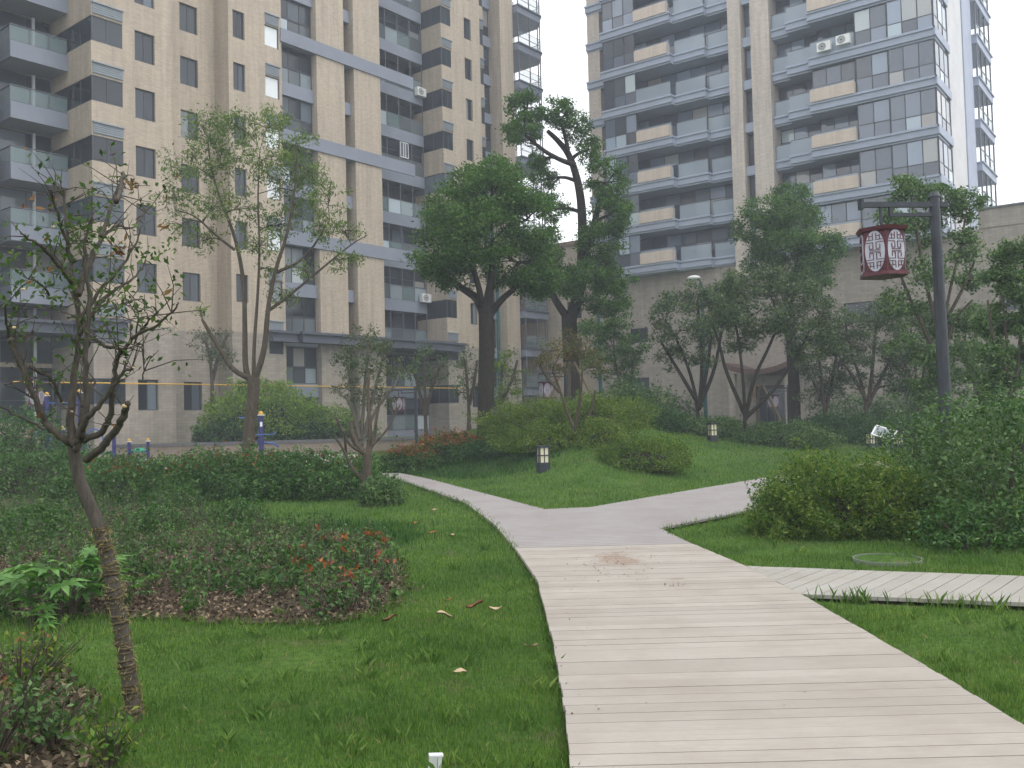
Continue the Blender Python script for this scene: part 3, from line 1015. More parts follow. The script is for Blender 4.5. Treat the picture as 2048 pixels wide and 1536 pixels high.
for k in range(NB):
    z = FFb(k)
    link('floor_band', bm_, B, (0, 0, z))
    # left pier
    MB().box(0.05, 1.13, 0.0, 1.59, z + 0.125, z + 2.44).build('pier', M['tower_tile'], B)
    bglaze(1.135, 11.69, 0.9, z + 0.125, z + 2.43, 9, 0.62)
    bglaze(2.0, 4.7, -1.05, z + 0.125, z + 2.43, 3, 0.42)
    bglaze(12.61, 13.29, 0.2, z + 0.125, z + 2.43, 1, 0.4)
    bglaze(14.61, 17.4, 0.9, z + 0.125, z + 2.43, 3, 0.62)
    bglaze(17.45, 20.2, 0.4 if k % 3 else -0.9, z + 0.125, z + 2.43, 3, 0.42)
    bglaze(20.25, 22.2, -1.1, z + 0.125, z + 2.43, 2, 0.42)
    # corner glazed bay
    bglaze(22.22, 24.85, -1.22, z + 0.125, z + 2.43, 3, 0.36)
    put_window(B, 24.9, -1.2, z + 0.125, 3.6, 2.3, 3, 1, 'frame', 'glass_tower_hazed', rot=R(90), transom=0.36, name='glazing')
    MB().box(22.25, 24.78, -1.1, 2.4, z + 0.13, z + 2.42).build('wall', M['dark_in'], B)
    if not (k == 4):
        link('planter_box', boxm, B, (4.82, -1.42, z + 0.124))
    if k != 4:
        link('planter_box', boxm2, B, (17.48, -1.52, z + 0.124))
    # glass balustrades
    for (a, b, y) in ((4.75, 7.5, -1.16), (7.7, 9.95, -0.68), (10.05, 11.65, -0.18), (14.65, 15.75, -0.18), (15.85, 17.35, -0.72), (17.5, 20.2, -1.22)):
        o = MB().box(a, b, y, y + 0.05, z + 1.12, z + 1.17).build('balustrade', M['rail_frame'], B)
        MB().box(a, b, y + 0.02, y + 0.032, z + 0.13, z + 1.11).build('glass_panel', M['rail_tower_hazed'], o)
    # white stair wall, grey strip, open balconies on the side
    MB().box(24.6, 24.9, 2.52, 6.9, z - 0.56, z + 2.437).build('stair_wall', M['white_wall'], B)
    MB().box(24.6, 24.98, 6.903, 9.9, z - 0.56, z + 2.437).build('stair_wall', M['tower_paint_hazed'], B)
    s = MB().box(22.1, 25.3, 10.0, 15.4, z - 0.42, z + 0.1).build('balcony', M['tower_paint_hazed'], B)
    MB().box(22.1, 25.4, 9.93, 15.5, z + 0.103, z + 0.2).build('parapet', M['tower_paint_hazed'], s)
    g = MB()
    for (a, b) in ((25.2, 10.1), (25.2, 11.8), (25.2, 13.5), (25.2, 15.3), (23.6, 15.3)):
        g.box(a - 0.05, a + 0.05, b - 0.05, b + 0.05, z + 0.2, z + 2.58)
    g.box(25.17, 25.23, 10.15, 15.25, z + 1.15, z + 1.2)
    g.build('handrail', M['rail_frame'], s)
    MB().box(25.19, 25.21, 10.15, 15.25, z + 0.22, z + 1.14).build('glass_panel', M['rail'], s)
MB().box(0, 25, -1.3, 15.6, TOPB + 0.01, TOPB + 0.5).build('roof', M['tower_paint_hazed'], B)
condenser('air_conditioner', B, 18.1, -1.75, FFb(4) + 0.2)
condenser('air_conditioner', B, 19.3, -1.75, FFb(4) + 0.32)
# entrance porch with a sagging curved canopy
por = MB()
for i in range(10):
    a0, a1 = i / 10, (i + 1) / 10
    f0, f1 = 0.55 * (2 * a0 - 1) ** 2, 0.55 * (2 * a1 - 1) ** 2
    x0, x1 = 11.6 + 4.6 * a0, 11.6 + 4.6 * a1
    n = len(por.v)
    for (x, f) in ((x0, f0), (x1, f1)):
        por.v += [(x, -3.0, 4.05 + f), (x, -0.003, 4.05 + f), (x, -0.003, 4.4 + f), (x, -3.0, 4.4 + f)]
    por.f += [(n, n + 4, n + 5, n + 1), (n + 2, n + 6, n + 7, n + 3), (n, n + 3, n + 7, n + 4), (n + 1, n + 5, n + 6, n + 2)]
    if i == 0:
        por.f.append((n, n + 1, n + 2, n + 3))
    if i == 9:
        por.f.append((n + 4, n + 7, n + 6, n + 5))
por = por.build('porch_canopy', M['wood_door'], B)
for x in (12.0, 15.8):
    MB().box(x - 0.22, x + 0.22, -2.7, -2.26, 0, 4.2).build('column', M['base_tile'], por)
MB().box(12.6, 15.2, -0.06, -0.003, 0.3, 3.4).build('door', M['wood_door'], B)
put_window(B, 12.8, -0.13, 0.5, 2.2, 2.7, 4, 1, 'red_lacquer' if False else 'frame', 'glass', transom=0.8, name='door_glazing')
MB().box(21.5, 21.9, -0.35, -0.003, 0, 9.5).build('pilaster', M['base_tile'], B)

# ------------------------------------------------------------------ low retaining wall across the plaza
lw = empty('retaining_wall', (-12, 46, 0), 'low brown retaining wall with dark coping behind the plaza', 'wall')
MB().box(-16, 7.2, 0, 0.3, 0, 0.62).build('wall_body', M['stone_wall'], lw)
MB().box(-16.05, 7.25, -0.06, 0.36, 0.623, 0.78).build('coping', M['stone_cap'], lw)
MB().box(-16.0, 7.2, -0.35, -0.003, 0, 0.1).build('plinth', M['stone_cap'], lw)
# raised soil behind it
MB().prism([(-40, 46.3), (-4.8, 46.3), (-1, 52), (4, 60), (-40, 60)], 0.0, 0.6).build('terrace', M['lawn']).__setitem__('kind', 'structure')

# ------------------------------------------------------------------ plants
def px_path(lst, d, dd=0.0, bow=0.0):
    """photo pixels to points about d metres away; dd is the drift in depth along the branch"""
    out_ = []
    n = len(lst)
    for i, p in enumerate(lst):
        s = i / max(1, n - 1)
        out_.append(P(p[0], p[1], d + dd * s + bow * math.sin(math.pi * s)))
    return out_
def smooth(pts, it=2):
    for _ in range(it):
        q = [pts[0]]
        for a, b in zip(pts[:-1], pts[1:]):
            q += [a.lerp(b, 0.25), a.lerp(b, 0.75)]
        q.append(pts[-1])
        pts = q
    return pts
def radii(n, r0, r1, p=1.0):
    return [r0 + (r1 - r0) * (i / (n - 1)) ** p for i in range(n)]
def clump_points(c, rx, ry, rz, nclump, nleaf, cr, shell=0.55):
    d = unit(rng.normal(size=(nclump, 3)))
    r = rng.uniform(shell, 1.0, (nclump, 1)) ** 0.7
    cc = d * r * np.array([rx, ry, rz]) + np.array(c)
    k = rng.integers(0, nclump, nleaf)
    off = rng.normal(size=(nleaf, 3)) * cr * np.array([1, 1, 0.7])
    return cc[k] + off, cc
def tree(name, label, base, trunk_paths, lobes, d, leaf, lsize, nleaf, barkm, group=None, nclump=14, crel=0.28, twigs=6,
         aspect=0.45, droop=0.0, up=0.8, shell=0.5, seed=1, branch_px=6, cat='tree', stub=False, sides=8, svar=0.35):
    """trunk_paths: (pixels, r0 px, r1 px, depth drift); lobes: (px, py, rx px, ry px, depth offset m, weight)"""
    rnd = random.Random(seed)
    root = empty(name, base, label, cat, group)
    s = d / F
    tr = MB()
    nodes = []
    inv = Vector(base)
    for n, (pp, r0, r1, dd) in enumerate(trunk_paths):
        pts = smooth(px_path(pp, d + (trunk_start[0] if False else 0), dd), 2)
        if n == 0:
            pts = [Vector(base) - Vector((0, 0, 0.15))] + pts if (pts[0] - Vector(base)).length > 0.05 else pts
        rr = radii(len(pts), r0 * s, r1 * s)
        if n == 0:
            rr[0] *= 1.35
        tr.tube([p - inv for p in pts], rr, sides)
        nodes += [(p, r) for p, r in zip(pts, rr)]
    allp = []
    tot = sum(l[5] for l in lobes)
    for (u, v, rx, ry, do, wt) in lobes:
        c = P(u, v, d + do)
        RX, RZ = rx * s, ry * s
        RY = (RX + RZ) / 2
        # a limb from the nearest lower skeleton point to the lobe
        best = min(nodes, key=lambda q: (q[0] - c).length + (2.0 if q[0].z > c.z else 0))
        p0, r0 = best
        mid = p0.lerp(c, 0.5) + Vector((rnd.uniform(-.1, .1), rnd.uniform(-.1, .1), 0.12)) * (c - p0).length
        limb = smooth([p0, mid, c], 2)
        tr.tube([q - inv for q in limb], radii(len(limb), min(r0 * 0.7, branch_px * s), branch_px * s * 0.35), 5)
        pts, cc = clump_points(c, RX, RY, RZ, max(3, int(nclump)), int(nleaf * wt / tot), crel * (RX + RZ) / 2, shell)
        allp.append(pts)
        idx = list(range(len(cc)))
        rnd.shuffle(idx)
        for q in idx[:twigs]:
            e = Vector(cc[q])
            st = limb[rnd.randrange(len(limb) // 2, len(limb))]
            m2 = st.lerp(e, 0.5) + Vector((0, 0, 0.08)) * (e - st).length
            tr.tube([q_ - inv for q_ in smooth([st, m2, e], 1)], radii(5 if False else len(smooth([st, m2, e], 1)), branch_px * s * 0.35, branch_px * s * 0.1), 4, False)
    tr.build('trunk', barkm, root, True)
    if lobes:
        pts = np.concatenate(allp) - np.array(base)
        link('crown', leaf_mesh('crown', pts, lsize, LF[leaf], aspect, up, droop, svar), root)
    return root
trunk_start = [0]

def bush(name, label, c, rx, ry, h, leaf, lsize, n, group=None, seed=0.0, lumpy=0.26, red=0, redmat='red', aspect=0.5, cat='shrub', stems=8, rz=0.0, flat=0.6, up=0.6, ls=2.2, droop=0.0, core=True, wild=1.0, inner=0.35):
    """rounded shrub: dome of leaves round woody stems"""
    root = empty(name, c, label, cat, group, rz)
    d = unit(rng.normal(size=(n, 3)))
    d[:, 2] = np.abs(d[:, 2])
    q = d / (np.sum(np.abs(d) ** 2.7, axis=1, keepdims=True) ** (1 / 2.7))
    r = rng.uniform(inner, 1.0, (n, 1)) ** 0.4
    r = r * (1 + lumpy * lump(q * np.array([rx, ry, h]), ls / max(0.3, min(rx, ry, h)), seed)[:, None])
    pts = q * r * np.array([rx, ry, h])
    ns = max(6, int(n / 160 * wild))
    sd_ = q[rng.integers(0, n, ns)]
    sd_ = sd_[sd_[:, 2] > 0.1]
    for v_ in sd_:
        b_ = v_ * np.array([rx, ry, h]) * 0.92
        e_ = b_ + (v_ * 0.6 + rng.normal(size=3) * 0.25 + np.array([0, 0, 0.55])) * h * rng.uniform(0.1, 0.34)
        m_ = int(rng.integers(8, 18))
        pts = np.concatenate([pts, b_ + (e_ - b_) * rng.random((m_, 1)) + rng.normal(size=(m_, 3)) * lsize * 0.5])
    pts[:, 2] = np.maximum(pts[:, 2], 0.02)
    link('foliage', leaf_mesh('foliage', pts, lsize, LF[leaf], aspect, up, droop, 0.5), root)
    if red:
        top = pts[(pts[:, 2] > 0.62 * h)]
        if len(top):
            pk = top[rng.integers(0, len(top), red)] + rng.normal(size=(red, 3)) * lsize * 0.6 + np.array([0, 0, lsize * 0.7])
            link('new_shoots', leaf_mesh('new_shoots', pk, lsize * 1.05, LF[redmat], aspect, 0.2), root)['kind'] = 'stuff'
    rnd = random.Random(int(seed * 100) + 5)
    st = MB()
    for i in range(stems):
        a = rnd.uniform(0, 2 * math.pi)
        f = rnd.uniform(0.3, 0.8)
        b0 = Vector((math.cos(a) * rx * 0.25 * f, math.sin(a) * ry * 0.25 * f, -0.05))
        e = Vector((math.cos(a) * rx * f, math.sin(a) * ry * f, h * rnd.uniform(0.6, 0.9)))
        st.tube([b0, b0.lerp(e, 0.5) + Vector((0, 0, h * 0.08)), e], [0.022 * h + 0.004, 0.015 * h + 0.003, 0.004], 5)
    st.build('stems', M['bark_mid'], root)
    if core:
        cm = MB().ball((0, 0, h * 0.05), 1.0, 12, 8)  # solid dark core added to block light through the leaves
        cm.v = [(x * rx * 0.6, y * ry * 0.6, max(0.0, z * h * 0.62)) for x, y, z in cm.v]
        cm.build('shade_core', M['bark_dark'], root)
    return root
def ground_pt(u, v, d):
    """ground position seen in column u, d metres ahead"""
    p = P(u, v, d)
    return (p.x, p.y, Hs(p.x, p.y))

# --- big camphor trees on the mound
def zb(u, d, z=None):
    p = P(u, 840, d)
    return (p.x, p.y, Hs(p.x, p.y) if z is None else z)
tree('camphor_tree', 'large camphor tree with round dense crown and thick dark trunk on the mound', zb(972, 30),
     [([(972, 840), (972, 760), (974, 690), (972, 630)], 17, 15, 0),
      ([(972, 650), (960, 600), (930, 580), (890, 555), (860, 520)], 11, 4, 0.6),
      ([(972, 645), (975, 600), (985, 550), (985, 480)], 12, 4, -0.3),
      ([(974, 640), (1000, 600), (1040, 570), (1060, 520)], 9, 3, 0.5),
      ([(965, 615), (955, 560), (935, 510), (925, 450)], 7, 3, -0.8)],
     [(985, 385, 80, 62, 0.0, 1.4), (905, 430, 68, 62, 0.3, 1.2), (1055, 440, 68, 66, -0.2, 1.2), (870, 500, 55, 55, -0.4, 0.9), (960, 470, 85, 62, -0.8, 1.5),
      (1035, 525, 75, 55, 0.5, 1.1), (900, 545, 55, 40, 0.5, 0.6), (1075, 560, 45, 40, 0.2, 0.6), (990, 350, 45, 35, 0.6, 0.5), (940, 370, 45, 40, 0.8, 0.5)],
     30, 'camphor', 0.115, 46000, M['bark_dark'], 'camphor trees in the garden', nclump=44, crel=0.17, twigs=7, branch_px=6, seed=3)
tree('camphor_tree', 'tall leaning camphor tree with bare upper leader, behind the round one', zb(1143, 38, 0.6),
     [([(1143, 860), (1145, 760), (1140, 690), (1138, 630)], 17, 15, 0),
      ([(1138, 640), (1120, 615), (1105, 590), (1095, 545)], 9, 5, -0.6),
      ([(1140, 640), (1158, 590), (1165, 520), (1165, 430), (1158, 370), (1140, 310), (1115, 280), (1095, 262)], 13, 4, 0.5),
      ([(1160, 540), (1175, 490), (1190, 440), (1205, 380)], 9, 4, -0.8),
      ([(1150, 330), (1120, 320), (1085, 300), (1050, 270)], 6, 3, -0.8),
      ([(1136, 300), (1128, 260), (1115, 225)], 5, 2, 0.4)],
     [(1110, 225, 42, 30, 0.2, 0.7), (1055, 215, 42, 28, -0.6, 0.6), (1045, 265, 40, 28, -0.8, 0.6), (1150, 255, 34, 28, 0.3, 0.4), (1175, 300, 28, 32, 0.4, 0.4),
      (1215, 365, 40, 45, -0.6, 0.9), (1220, 430, 42, 45, -0.8, 1.0), (1200, 490, 48, 40, -0.4, 0.9), (1225, 555, 40, 38, 0.4, 0.8), (1170, 560, 50, 40, -0.8, 0.9),
      (1085, 360, 36, 30, 0.5, 0.4), (1105, 420, 34, 34, 0.2, 0.4), (1095, 500, 36, 40, -0.6, 0.6), (1210, 600, 50, 34, -0.2, 0.8), (1130, 560, 35, 32, 0.6, 0.4), (1075, 320, 25, 20, 0, 0.25)],
     38, 'camphor', 0.13, 36000, M['bark_dark'], 'camphor trees in the garden', nclump=26, crel=0.19, twigs=6, branch_px=5, seed=5)
tree('camphor_tree', 'camphor tree with straight dark trunk in front of the tower entrance', zb(1590, 42, 0.5),
     [([(1590, 868), (1588, 760), (1582, 680), (1578, 600)], 13, 10, 0),
      ([(1580, 620), (1560, 560), (1540, 500), (1530, 450)], 9, 4, -0.6),
      ([(1578, 610), (1592, 540), (1610, 480), (1615, 430)], 9, 4, 0.6),
      ([(1579, 600), (1630, 540), (1660, 500)], 6, 3, -0.4)],
     [(1545, 425, 62, 48, 0, 1.2), (1605, 455, 58, 50, 0.4, 1.1), (1510, 455, 45, 40, -0.5, 0.7), (1570, 500, 70, 45, -0.6, 1.2), (1640, 500, 50, 50, 0.2, 0.9),
      (1535, 530, 50, 38, 0.5, 0.7), (1620, 560, 55, 36, -0.4, 0.8), (1580, 395, 40, 30, 0.5, 0.5)],
     42, 'camphor', 0.14, 27000, M['bark_dark'], 'camphor trees in the garden', nclump=32, crel=0.18, twigs=6, branch_px=4, seed=8)

# --- airy tree behind the hedge
wl = [(410, 265, 55, 50, .3, 1), (470, 250, 50, 45, -.3, 1), (540, 245, 48, 42, .4, .9), (375, 330, 50, 48, -.4, .8), (350, 395, 42, 42, .3, .6), (450, 330, 55, 50, .5, 1.1),
      (530, 320, 55, 50, -.5, 1.1), (590, 290, 45, 42, .2, .8), (620, 345, 50, 45, .5, .9), (660, 400, 42, 42, -.3, .6), (585, 380, 50, 45, .4, .9), (430, 410, 48, 42, -.6, .7), (690, 460, 42, 26, .1, .3),
      (560, 450, 46, 38, .6, .7), (640, 450, 46, 40, .2, .6), (410, 480, 44, 30, .2, .4), (520, 490, 44, 34, -.3, .5), (575, 590, 40, 30, .3, .3), (690, 520, 40, 30, .3, .35), (480, 420, 45, 40, .5, .6), (360, 450, 36, 30, .2, .25), (610, 540, 35, 28, 0, .2), (540, 540, 30, 28, .5, .18), (400, 620, 18, 14, 0, .06)]
tree('airy_tree', 'slender tree with airy drooping yellow-green leaves behind the clipped hedge', zb(502, 25),
     [([(495, 960), (498, 860), (507, 790), (508, 755)], 13, 12, 0),
      ([(503, 770), (490, 740), (490, 660), (488, 560), (470, 470), (440, 400), (420, 330), (415, 270)], 7, 0.8, 0.7),
      ([(508, 765), (530, 700), (535, 620), (550, 540), (575, 470), (590, 380), (595, 300)], 7, 0.8, -0.6),
      ([(507, 768), (508, 690), (515, 600), (520, 500), (515, 400), (520, 300)], 4.5, 0.8, 0.3),
      ([(495, 755), (465, 740), (440, 700), (405, 640)], 6, 3, -0.3),
      ([(532, 625), (580, 590), (640, 540), (700, 490), (735, 470)], 4, 0.6, 0.4),
      ([(470, 500), (430, 470), (390, 430), (350, 420)], 3.5, 0.6, -0.6),
      ([(552, 545), (610, 520), (660, 440)], 4, 1.2, 0.5)],
     wl, 25, 'willow', 0.12, 11500, M['bark_mid'], None, nclump=22, crel=0.2, twigs=11, aspect=0.3, droop=0.7, up=0.2, branch_px=2.2, seed=12, shell=0.2)

# --- pruned crape myrtle in front, trunk wrapped with straw rope
def z5(lst):
    return [(x / 3.0, 480 + y / 3.0) for x, y in lst]
D1 = 5.0
myr = empty('myrtle_tree', tuple(G(262, 1432)), 'hard-pruned leaning tree with straw rope round its trunk, in the front lawn', 'tree')
inv = Vector(myr.location)
tk = MB()
main_px = [(272, 1445), (262, 1380), (250, 1300), (234, 1210), (216, 1115), (196, 1045), (168, 985), (152, 935), (146, 885)]
mpts = smooth(px_path(main_px, D1, 0.05), 2)
tk.tube([p - inv for p in mpts], radii(len(mpts), 0.042, 0.031), 10)
S1 = D1 / F
br = [
    ([(430, 1220), (425, 1100), (430, 980), (440, 800), (470, 640), (480, 500), (450, 300), (420, 150), (400, -60), (385, -300)], 10, 2.6, 0.1),
    ([(460, 1260), (500, 1150), (515, 1000), (520, 850), (510, 700), (525, 560), (545, 400), (520, 250), (500, 120), (520, -40), (560, -160)], 8.5, 2.4, -0.15),
    ([(440, 1225), (395, 1200), (330, 1160), (270, 1100), (240, 1020), (205, 950), (170, 850), (120, 760), (75, 640), (60, 590)], 9, 5, -0.25),
    ([(75, 640), (85, 560), (85, 525)], 5, 4, 0),
    ([(60, 600), (30, 480), (40, 380)], 4, 1.5, -0.2),
    ([(180, 860), (140, 690), (120, 600), (200, 545)], 4, 1.6, 0.1),
    ([(170, 760), (250, 790), (320, 840), (345, 920), (378, 970)], 4.5, 4, 0.2),
    ([(270, 1140), (120, 1060), (0, 1000), (-100, 940)], 3, 1.5, -0.2),
    ([(445, 1240), (480, 1170), (490, 1110), (530, 1060), (580, 1010), (640, 940), (700, 850), (740, 790), (800, 765)], 9, 3, -0.3),
    ([(480, 1130), (500, 1010), (480, 930), (455, 905)], 5, 3, 0.1),
    ([(500, 1000), (540, 920), (575, 840)], 4, 2, 0.1),
    ([(500, 1200), (570, 1180), (640, 1120), (665, 1050), (680, 930), (690, 800), (705, 690), (740, 660), (800, 580), (870, 545), (960, 500), (1040, 430), (1070, 370)], 8, 1.6, -0.5),
    ([(740, 660), (640, 640), (560, 590), (500, 510), (440, 450)], 4, 5, 0.3),
    ([(520, 1320), (600, 1260), (660, 1190), (710, 1120), (750, 1040), (765, 985)], 9, 8, -0.3),
    ([(480, 560), (560, 430), (640, 330), (740, 270), (830, 200), (880, 120)], 6, 1.6, 0.4),
    ([(640, 430), (700, 400), (790, 365), (850, 350)], 4, 1.5, 0.4),
    ([(470, 330), (540, 120), (600, -10), (660, -60), (720, -100)], 8, 2.4, 0.5),
    ([(600, -20), (660, -180), (690, -270), (735, -370)], 5, 3, 0.5),
    ([(700, -230), (730, -330), (740, -400)], 6, 5.5, 0.5),
    ([(430, 130), (380, -60), (330, -220), (300, -300)], 5, 1.6, -0.3),
    ([(430, 250), (330, 130), (250, 40), (180, 0), (120, -40)], 6, 1.6, -0.4),
    ([(480, 480), (600, 300), (760, 130), (830, 0), (840, -60)], 5, 1.4, 0.2),
    ([(720, -90), (790, -60), (850, -140), (865, -190)], 3, 1, 0.4),
    ([(850, 560), (900, 470), (950, 430)], 2.5, 1, -0.4),
    ([(810, 620), (830, 480), (820, 400)], 2.5, 1, -0.4),
    ([(860, 830), (870, 700), (850, 640)], 1.5, 0.8, -0.5),
    ([(300, 330), (240, 260), (140, 210)], 3, 1.2, -0.3),
    ([(200, 950), (120, 900), (20, 870)], 2.4, 1.0, -0.3),
]
ends = []
for pts, r0, r1, dd in br:
    q = smooth(px_path(z5(pts), D1, dd), 2)
    q = [p + Vector((random.uniform(-1, 1), random.uniform(-1, 1), random.uniform(-1, 1))) * 0.006 for p in q]
    tk.tube([p - inv for p in q], radii(len(q), r0 * S1 * 0.9, r1 * S1 * 0.8), 7)
    ends.append((q, r1))
lp, lb = [], []
rt = random.Random(5)
for q, r1 in ends:
    L_ = sum((a_ - b_).length for a_, b_ in zip(q[:-1], q[1:]))
    for i in range(max(2, int(L_ * 13))):
        t_ = rt.uniform(0.25, 1.0)
        k_ = min(int(t_ * (len(q) - 1)), len(q) - 2)
        st_ = q[k_]
        if st_.z < 1.55 and rt.random() < 0.75:
            continue
        tg = (q[k_ + 1] - q[k_]).normalized()
        dr = (tg * 0.6 + Vector((rt.gauss(0, 1), rt.gauss(0, 1), rt.gauss(0.35, 0.7))) * 0.65).normalized()
        ln_ = rt.uniform(0.10, 0.34)
        e_ = st_ + dr * ln_ + Vector((0, 0, rt.uniform(-0.05, 0.06)))
        m_ = st_.lerp(e_, 0.5) + Vector((rt.gauss(0, 1), rt.gauss(0, 1), rt.gauss(0, 1))) * 0.018
        tk.tube([st_ - inv, m_ - inv, e_ - inv], [0.0036, 0.0026, 0.0012], 4, False)
        if rt.random() < 0.55:
            for kk in range(rt.choice((3, 4, 5, 6))):
                f_ = rt.uniform(0.35, 1.05)
                c_ = st_.lerp(e_, f_) + Vector((rt.gauss(0, 1), rt.gauss(0, 1), rt.gauss(-0.2, 1))) * 0.024
                (lb if rt.random() < 0.025 else lp).append(tuple(c_ - inv))
tk.build('trunk', M['bark_pale'], myr, True)
cut = MB()
for (u, v, r, dd) in ((85, 525, 5.5, -0.25), (378, 972, 6, 0.2), (428, 1030, 5, 0.0), (750, 995, 9, -0.3), (455, 905, 4, 0.1), (800, 765, 4, -0.3), (140, 295, 5, -0.3), (320, -80, 5, 0.0)):
    p = P(u / 3, 480 + v / 3, D1 + dd) - inv
    cut = MB().ball(p, r * S1 * 0.75, 8, 5, 0.6)
    cut.build('cut_end', M['cutwood'], myr, True)
rp = MB()
n0 = 3000
hel = []
L0 = len(mpts)
def along(pts, t):
    f = t * (len(pts) - 1)
    i = min(int(f), len(pts) - 2)
    return pts[i].lerp(pts[i + 1], f - i)
turns = 46
tmax = 0.60
for i in range(turns * 10 + 1):
    s = i / (turns * 10)
    c = along(mpts, s * tmax)
    a = 2 * math.pi * i / 10
    rr = 0.041 - 0.006 * s + 0.004 * math.sin(i * 0.37) + random.uniform(-0.003, 0.004)
    hel.append(c + Vector((math.cos(a) * rr, math.sin(a) * rr, 0.012 * math.sin(i * 0.13) + 0.006 * math.sin(i * 0.71))) - inv)
rp.tube(hel, [random.uniform(0.005, 0.009) for _ in hel], 5)
rp.build('straw_rope', M['rope'], myr, True)
fr = []
for i in range(700):
    s = random.random() * tmax
    c = along(mpts, s)
    a = random.uniform(0, 2 * math.pi)
    fr.append(c + Vector((math.cos(a), math.sin(a), 0)) * random.uniform(0.045, 0.058) - inv)
link('straw_fringe', leaf_mesh('straw_fringe', [tuple(p) for p in fr], 0.035, LF['straw'], 0.12, 0.0), myr)
def leafy(u, v, ru, rv, n, dst, dd=0.0):
    for _ in range(n):
        a = random.gauss(0, 0.45)
        b = random.gauss(0, 0.45)
        p = P((u + a * ru) / 3, 480 + (v + b * rv) / 3, D1 + dd + random.gauss(0, 0.12))
        dst.append(tuple(p - inv))
for (u, v, ru, rv, n) in ((440, -40, 120, 160, 260), (560, -120, 90, 110, 130), (330, 60, 130, 110, 120), (160, 100, 120, 120, 90), (620, 60, 110, 120, 110), (420, 220, 110, 120, 110),
                          (860, 100, 110, 90, 60), (960, 90, 90, 60, 45), (900, 300, 90, 80, 80), (1060, 250, 70, 40, 30), (640, 330, 110, 90, 90), (760, 330, 90, 70, 40),
                          (60, 350, 80, 130, 70), (40, 180, 60, 120, 60), (480, 480, 110, 90, 60), (560, 540, 70, 60, 40), (330, 380, 110, 80, 50), (100, 560, 70, 70, 30), (440, 620, 90, 100, 60), (980, 30, 80, 60, 30),
                          (700, 200, 90, 80, 50), (260, 250, 110, 100, 70)):
    leafy(u, v, ru * 1.3, rv * 1.3, int(n * 0.32), lp)
for (u, v, ru, rv, n) in ((770, -330, 90, 40, 16), (320, -230, 60, 50, 10), (700, 60, 60, 70, 22), (970, -80, 40, 60, 12), (180, -230, 60, 50, 8), (740, 30, 40, 60, 16)):
    leafy(u, v, ru, rv, n // 2, lb, 0.2)
link('crown', leaf_mesh('crown', lp, 0.038, LF['myrtle'], 0.5, 0.4, 0.3), myr)
link('withered_leaves', leaf_mesh('withered_leaves', lb, 0.05, LF['brown'], 0.4, 0.0, 0.8), myr)['kind'] = 'stuff'

# --- small trees
tree('pruned_sapling', 'small pruned tree with pale cut stubs at the end of the hedge', zb(733, 18.2),
     [([(735, 1010), (733, 960), (735, 905)], 11, 9, 0),
      ([(735, 910), (712, 890), (702, 860), (703, 842)], 7, 4.5, 0.1),
      ([(728, 905), (705, 895), (690, 875), (680, 850), (672, 835)], 4, 2, -0.1),
      ([(738, 908), (748, 880), (752, 840), (760, 800)], 4, 2.5, 0.1),
      ([(735, 905), (742, 860), (735, 800), (738, 740)], 5, 2.5, 0.3),
      ([(725, 960), (700, 930), (688, 900), (668, 870)], 4, 2, -0.2),
      ([(692, 905), (690, 880), (688, 862)], 3, 2, -0.2),
      ([(745, 890), (775, 860), (800, 810)], 3, 1.5, 0.2)],
     [(752, 850, 14, 12, 0, 1), (738, 880, 8, 10, 0, 0.6)], 18.2, 'shrub', 0.06, 26, M['bark_mid'], None, nclump=4, twigs=2, branch_px=1.5, seed=21)
def stems_tree(name, label, u, d, ybase, stems, lobes, leaf, ls, n, zbase=None, barkm=None, seed=1, nclump=12, crel=0.22, branch_px=2.2, up=0.6, group=None, twigs=6, shell=0.3, aspect=0.5, r0=4.5):
    b = zb(u, d, zbase)
    paths = [([(u, ybase)] + s if i == 0 else s, r0, 2.0, random.uniform(-0.5, 0.5)) for i, s in enumerate(stems)]
    return tree(name, label, b, paths, lobes, d, leaf, ls, n, barkm or M['bark_mid'], group, nclump, crel, twigs, aspect, 0.15, up, shell, seed, branch_px)
stems_tree('osmanthus_tree', 'bushy multi-stemmed small tree with grey-green leaves behind the pruned stubs', 722, 24, 960,
           [[(720, 900), (712, 830), (700, 760), (692, 710)], [(722, 900), (726, 820), (732, 740), (738, 680)], [(724, 890), (742, 810), (760, 740), (770, 700)], [(720, 880), (706, 820), (690, 790)], [(725, 880), (750, 820), (790, 770)]],
           [(735, 680, 36, 32, 0, 1), (700, 715, 34, 32, .3, 1), (765, 715, 36, 34, -.2, 1), (732, 745, 45, 34, -.5, 1), (800, 745, 26, 26, .2, .5), (690, 775, 26, 32, .3, .6), (770, 790, 36, 30, .4, .6), (725, 800, 34, 30, .1, .5)],
           'grey', 0.08, 3000, seed=31, barkm=M['bark_grey'])
stems_tree('osmanthus_tree', 'thin young tree before the dark ground floor of the left block', 852, 40, 880, [[(851, 840), (850, 790), (848, 740)], [(851, 830), (862, 780), (880, 730)], [(850, 830), (838, 780), (828, 740)]],
           [(850, 715, 36, 26, 0, 1), (885, 735, 30, 28, .3, .8), (825, 745, 28, 28, -.3, .7), (860, 765, 34, 26, .4, .7)], 'osmanthus', 0.13, 900, zbase=0.4, seed=33)
stems_tree('osmanthus_tree', 'thin young tree just right of the big camphor trunk', 1000, 36, 850, [[(1000, 820), (1002, 770), (1005, 730)], [(1000, 810), (1025, 760), (1035, 720)]],
           [(1010, 735, 34, 34, 0, 1), (1035, 760, 28, 32, .3, .8), (1000, 785, 38, 30, -.3, .8)], 'golden', 0.12, 900, seed=34)
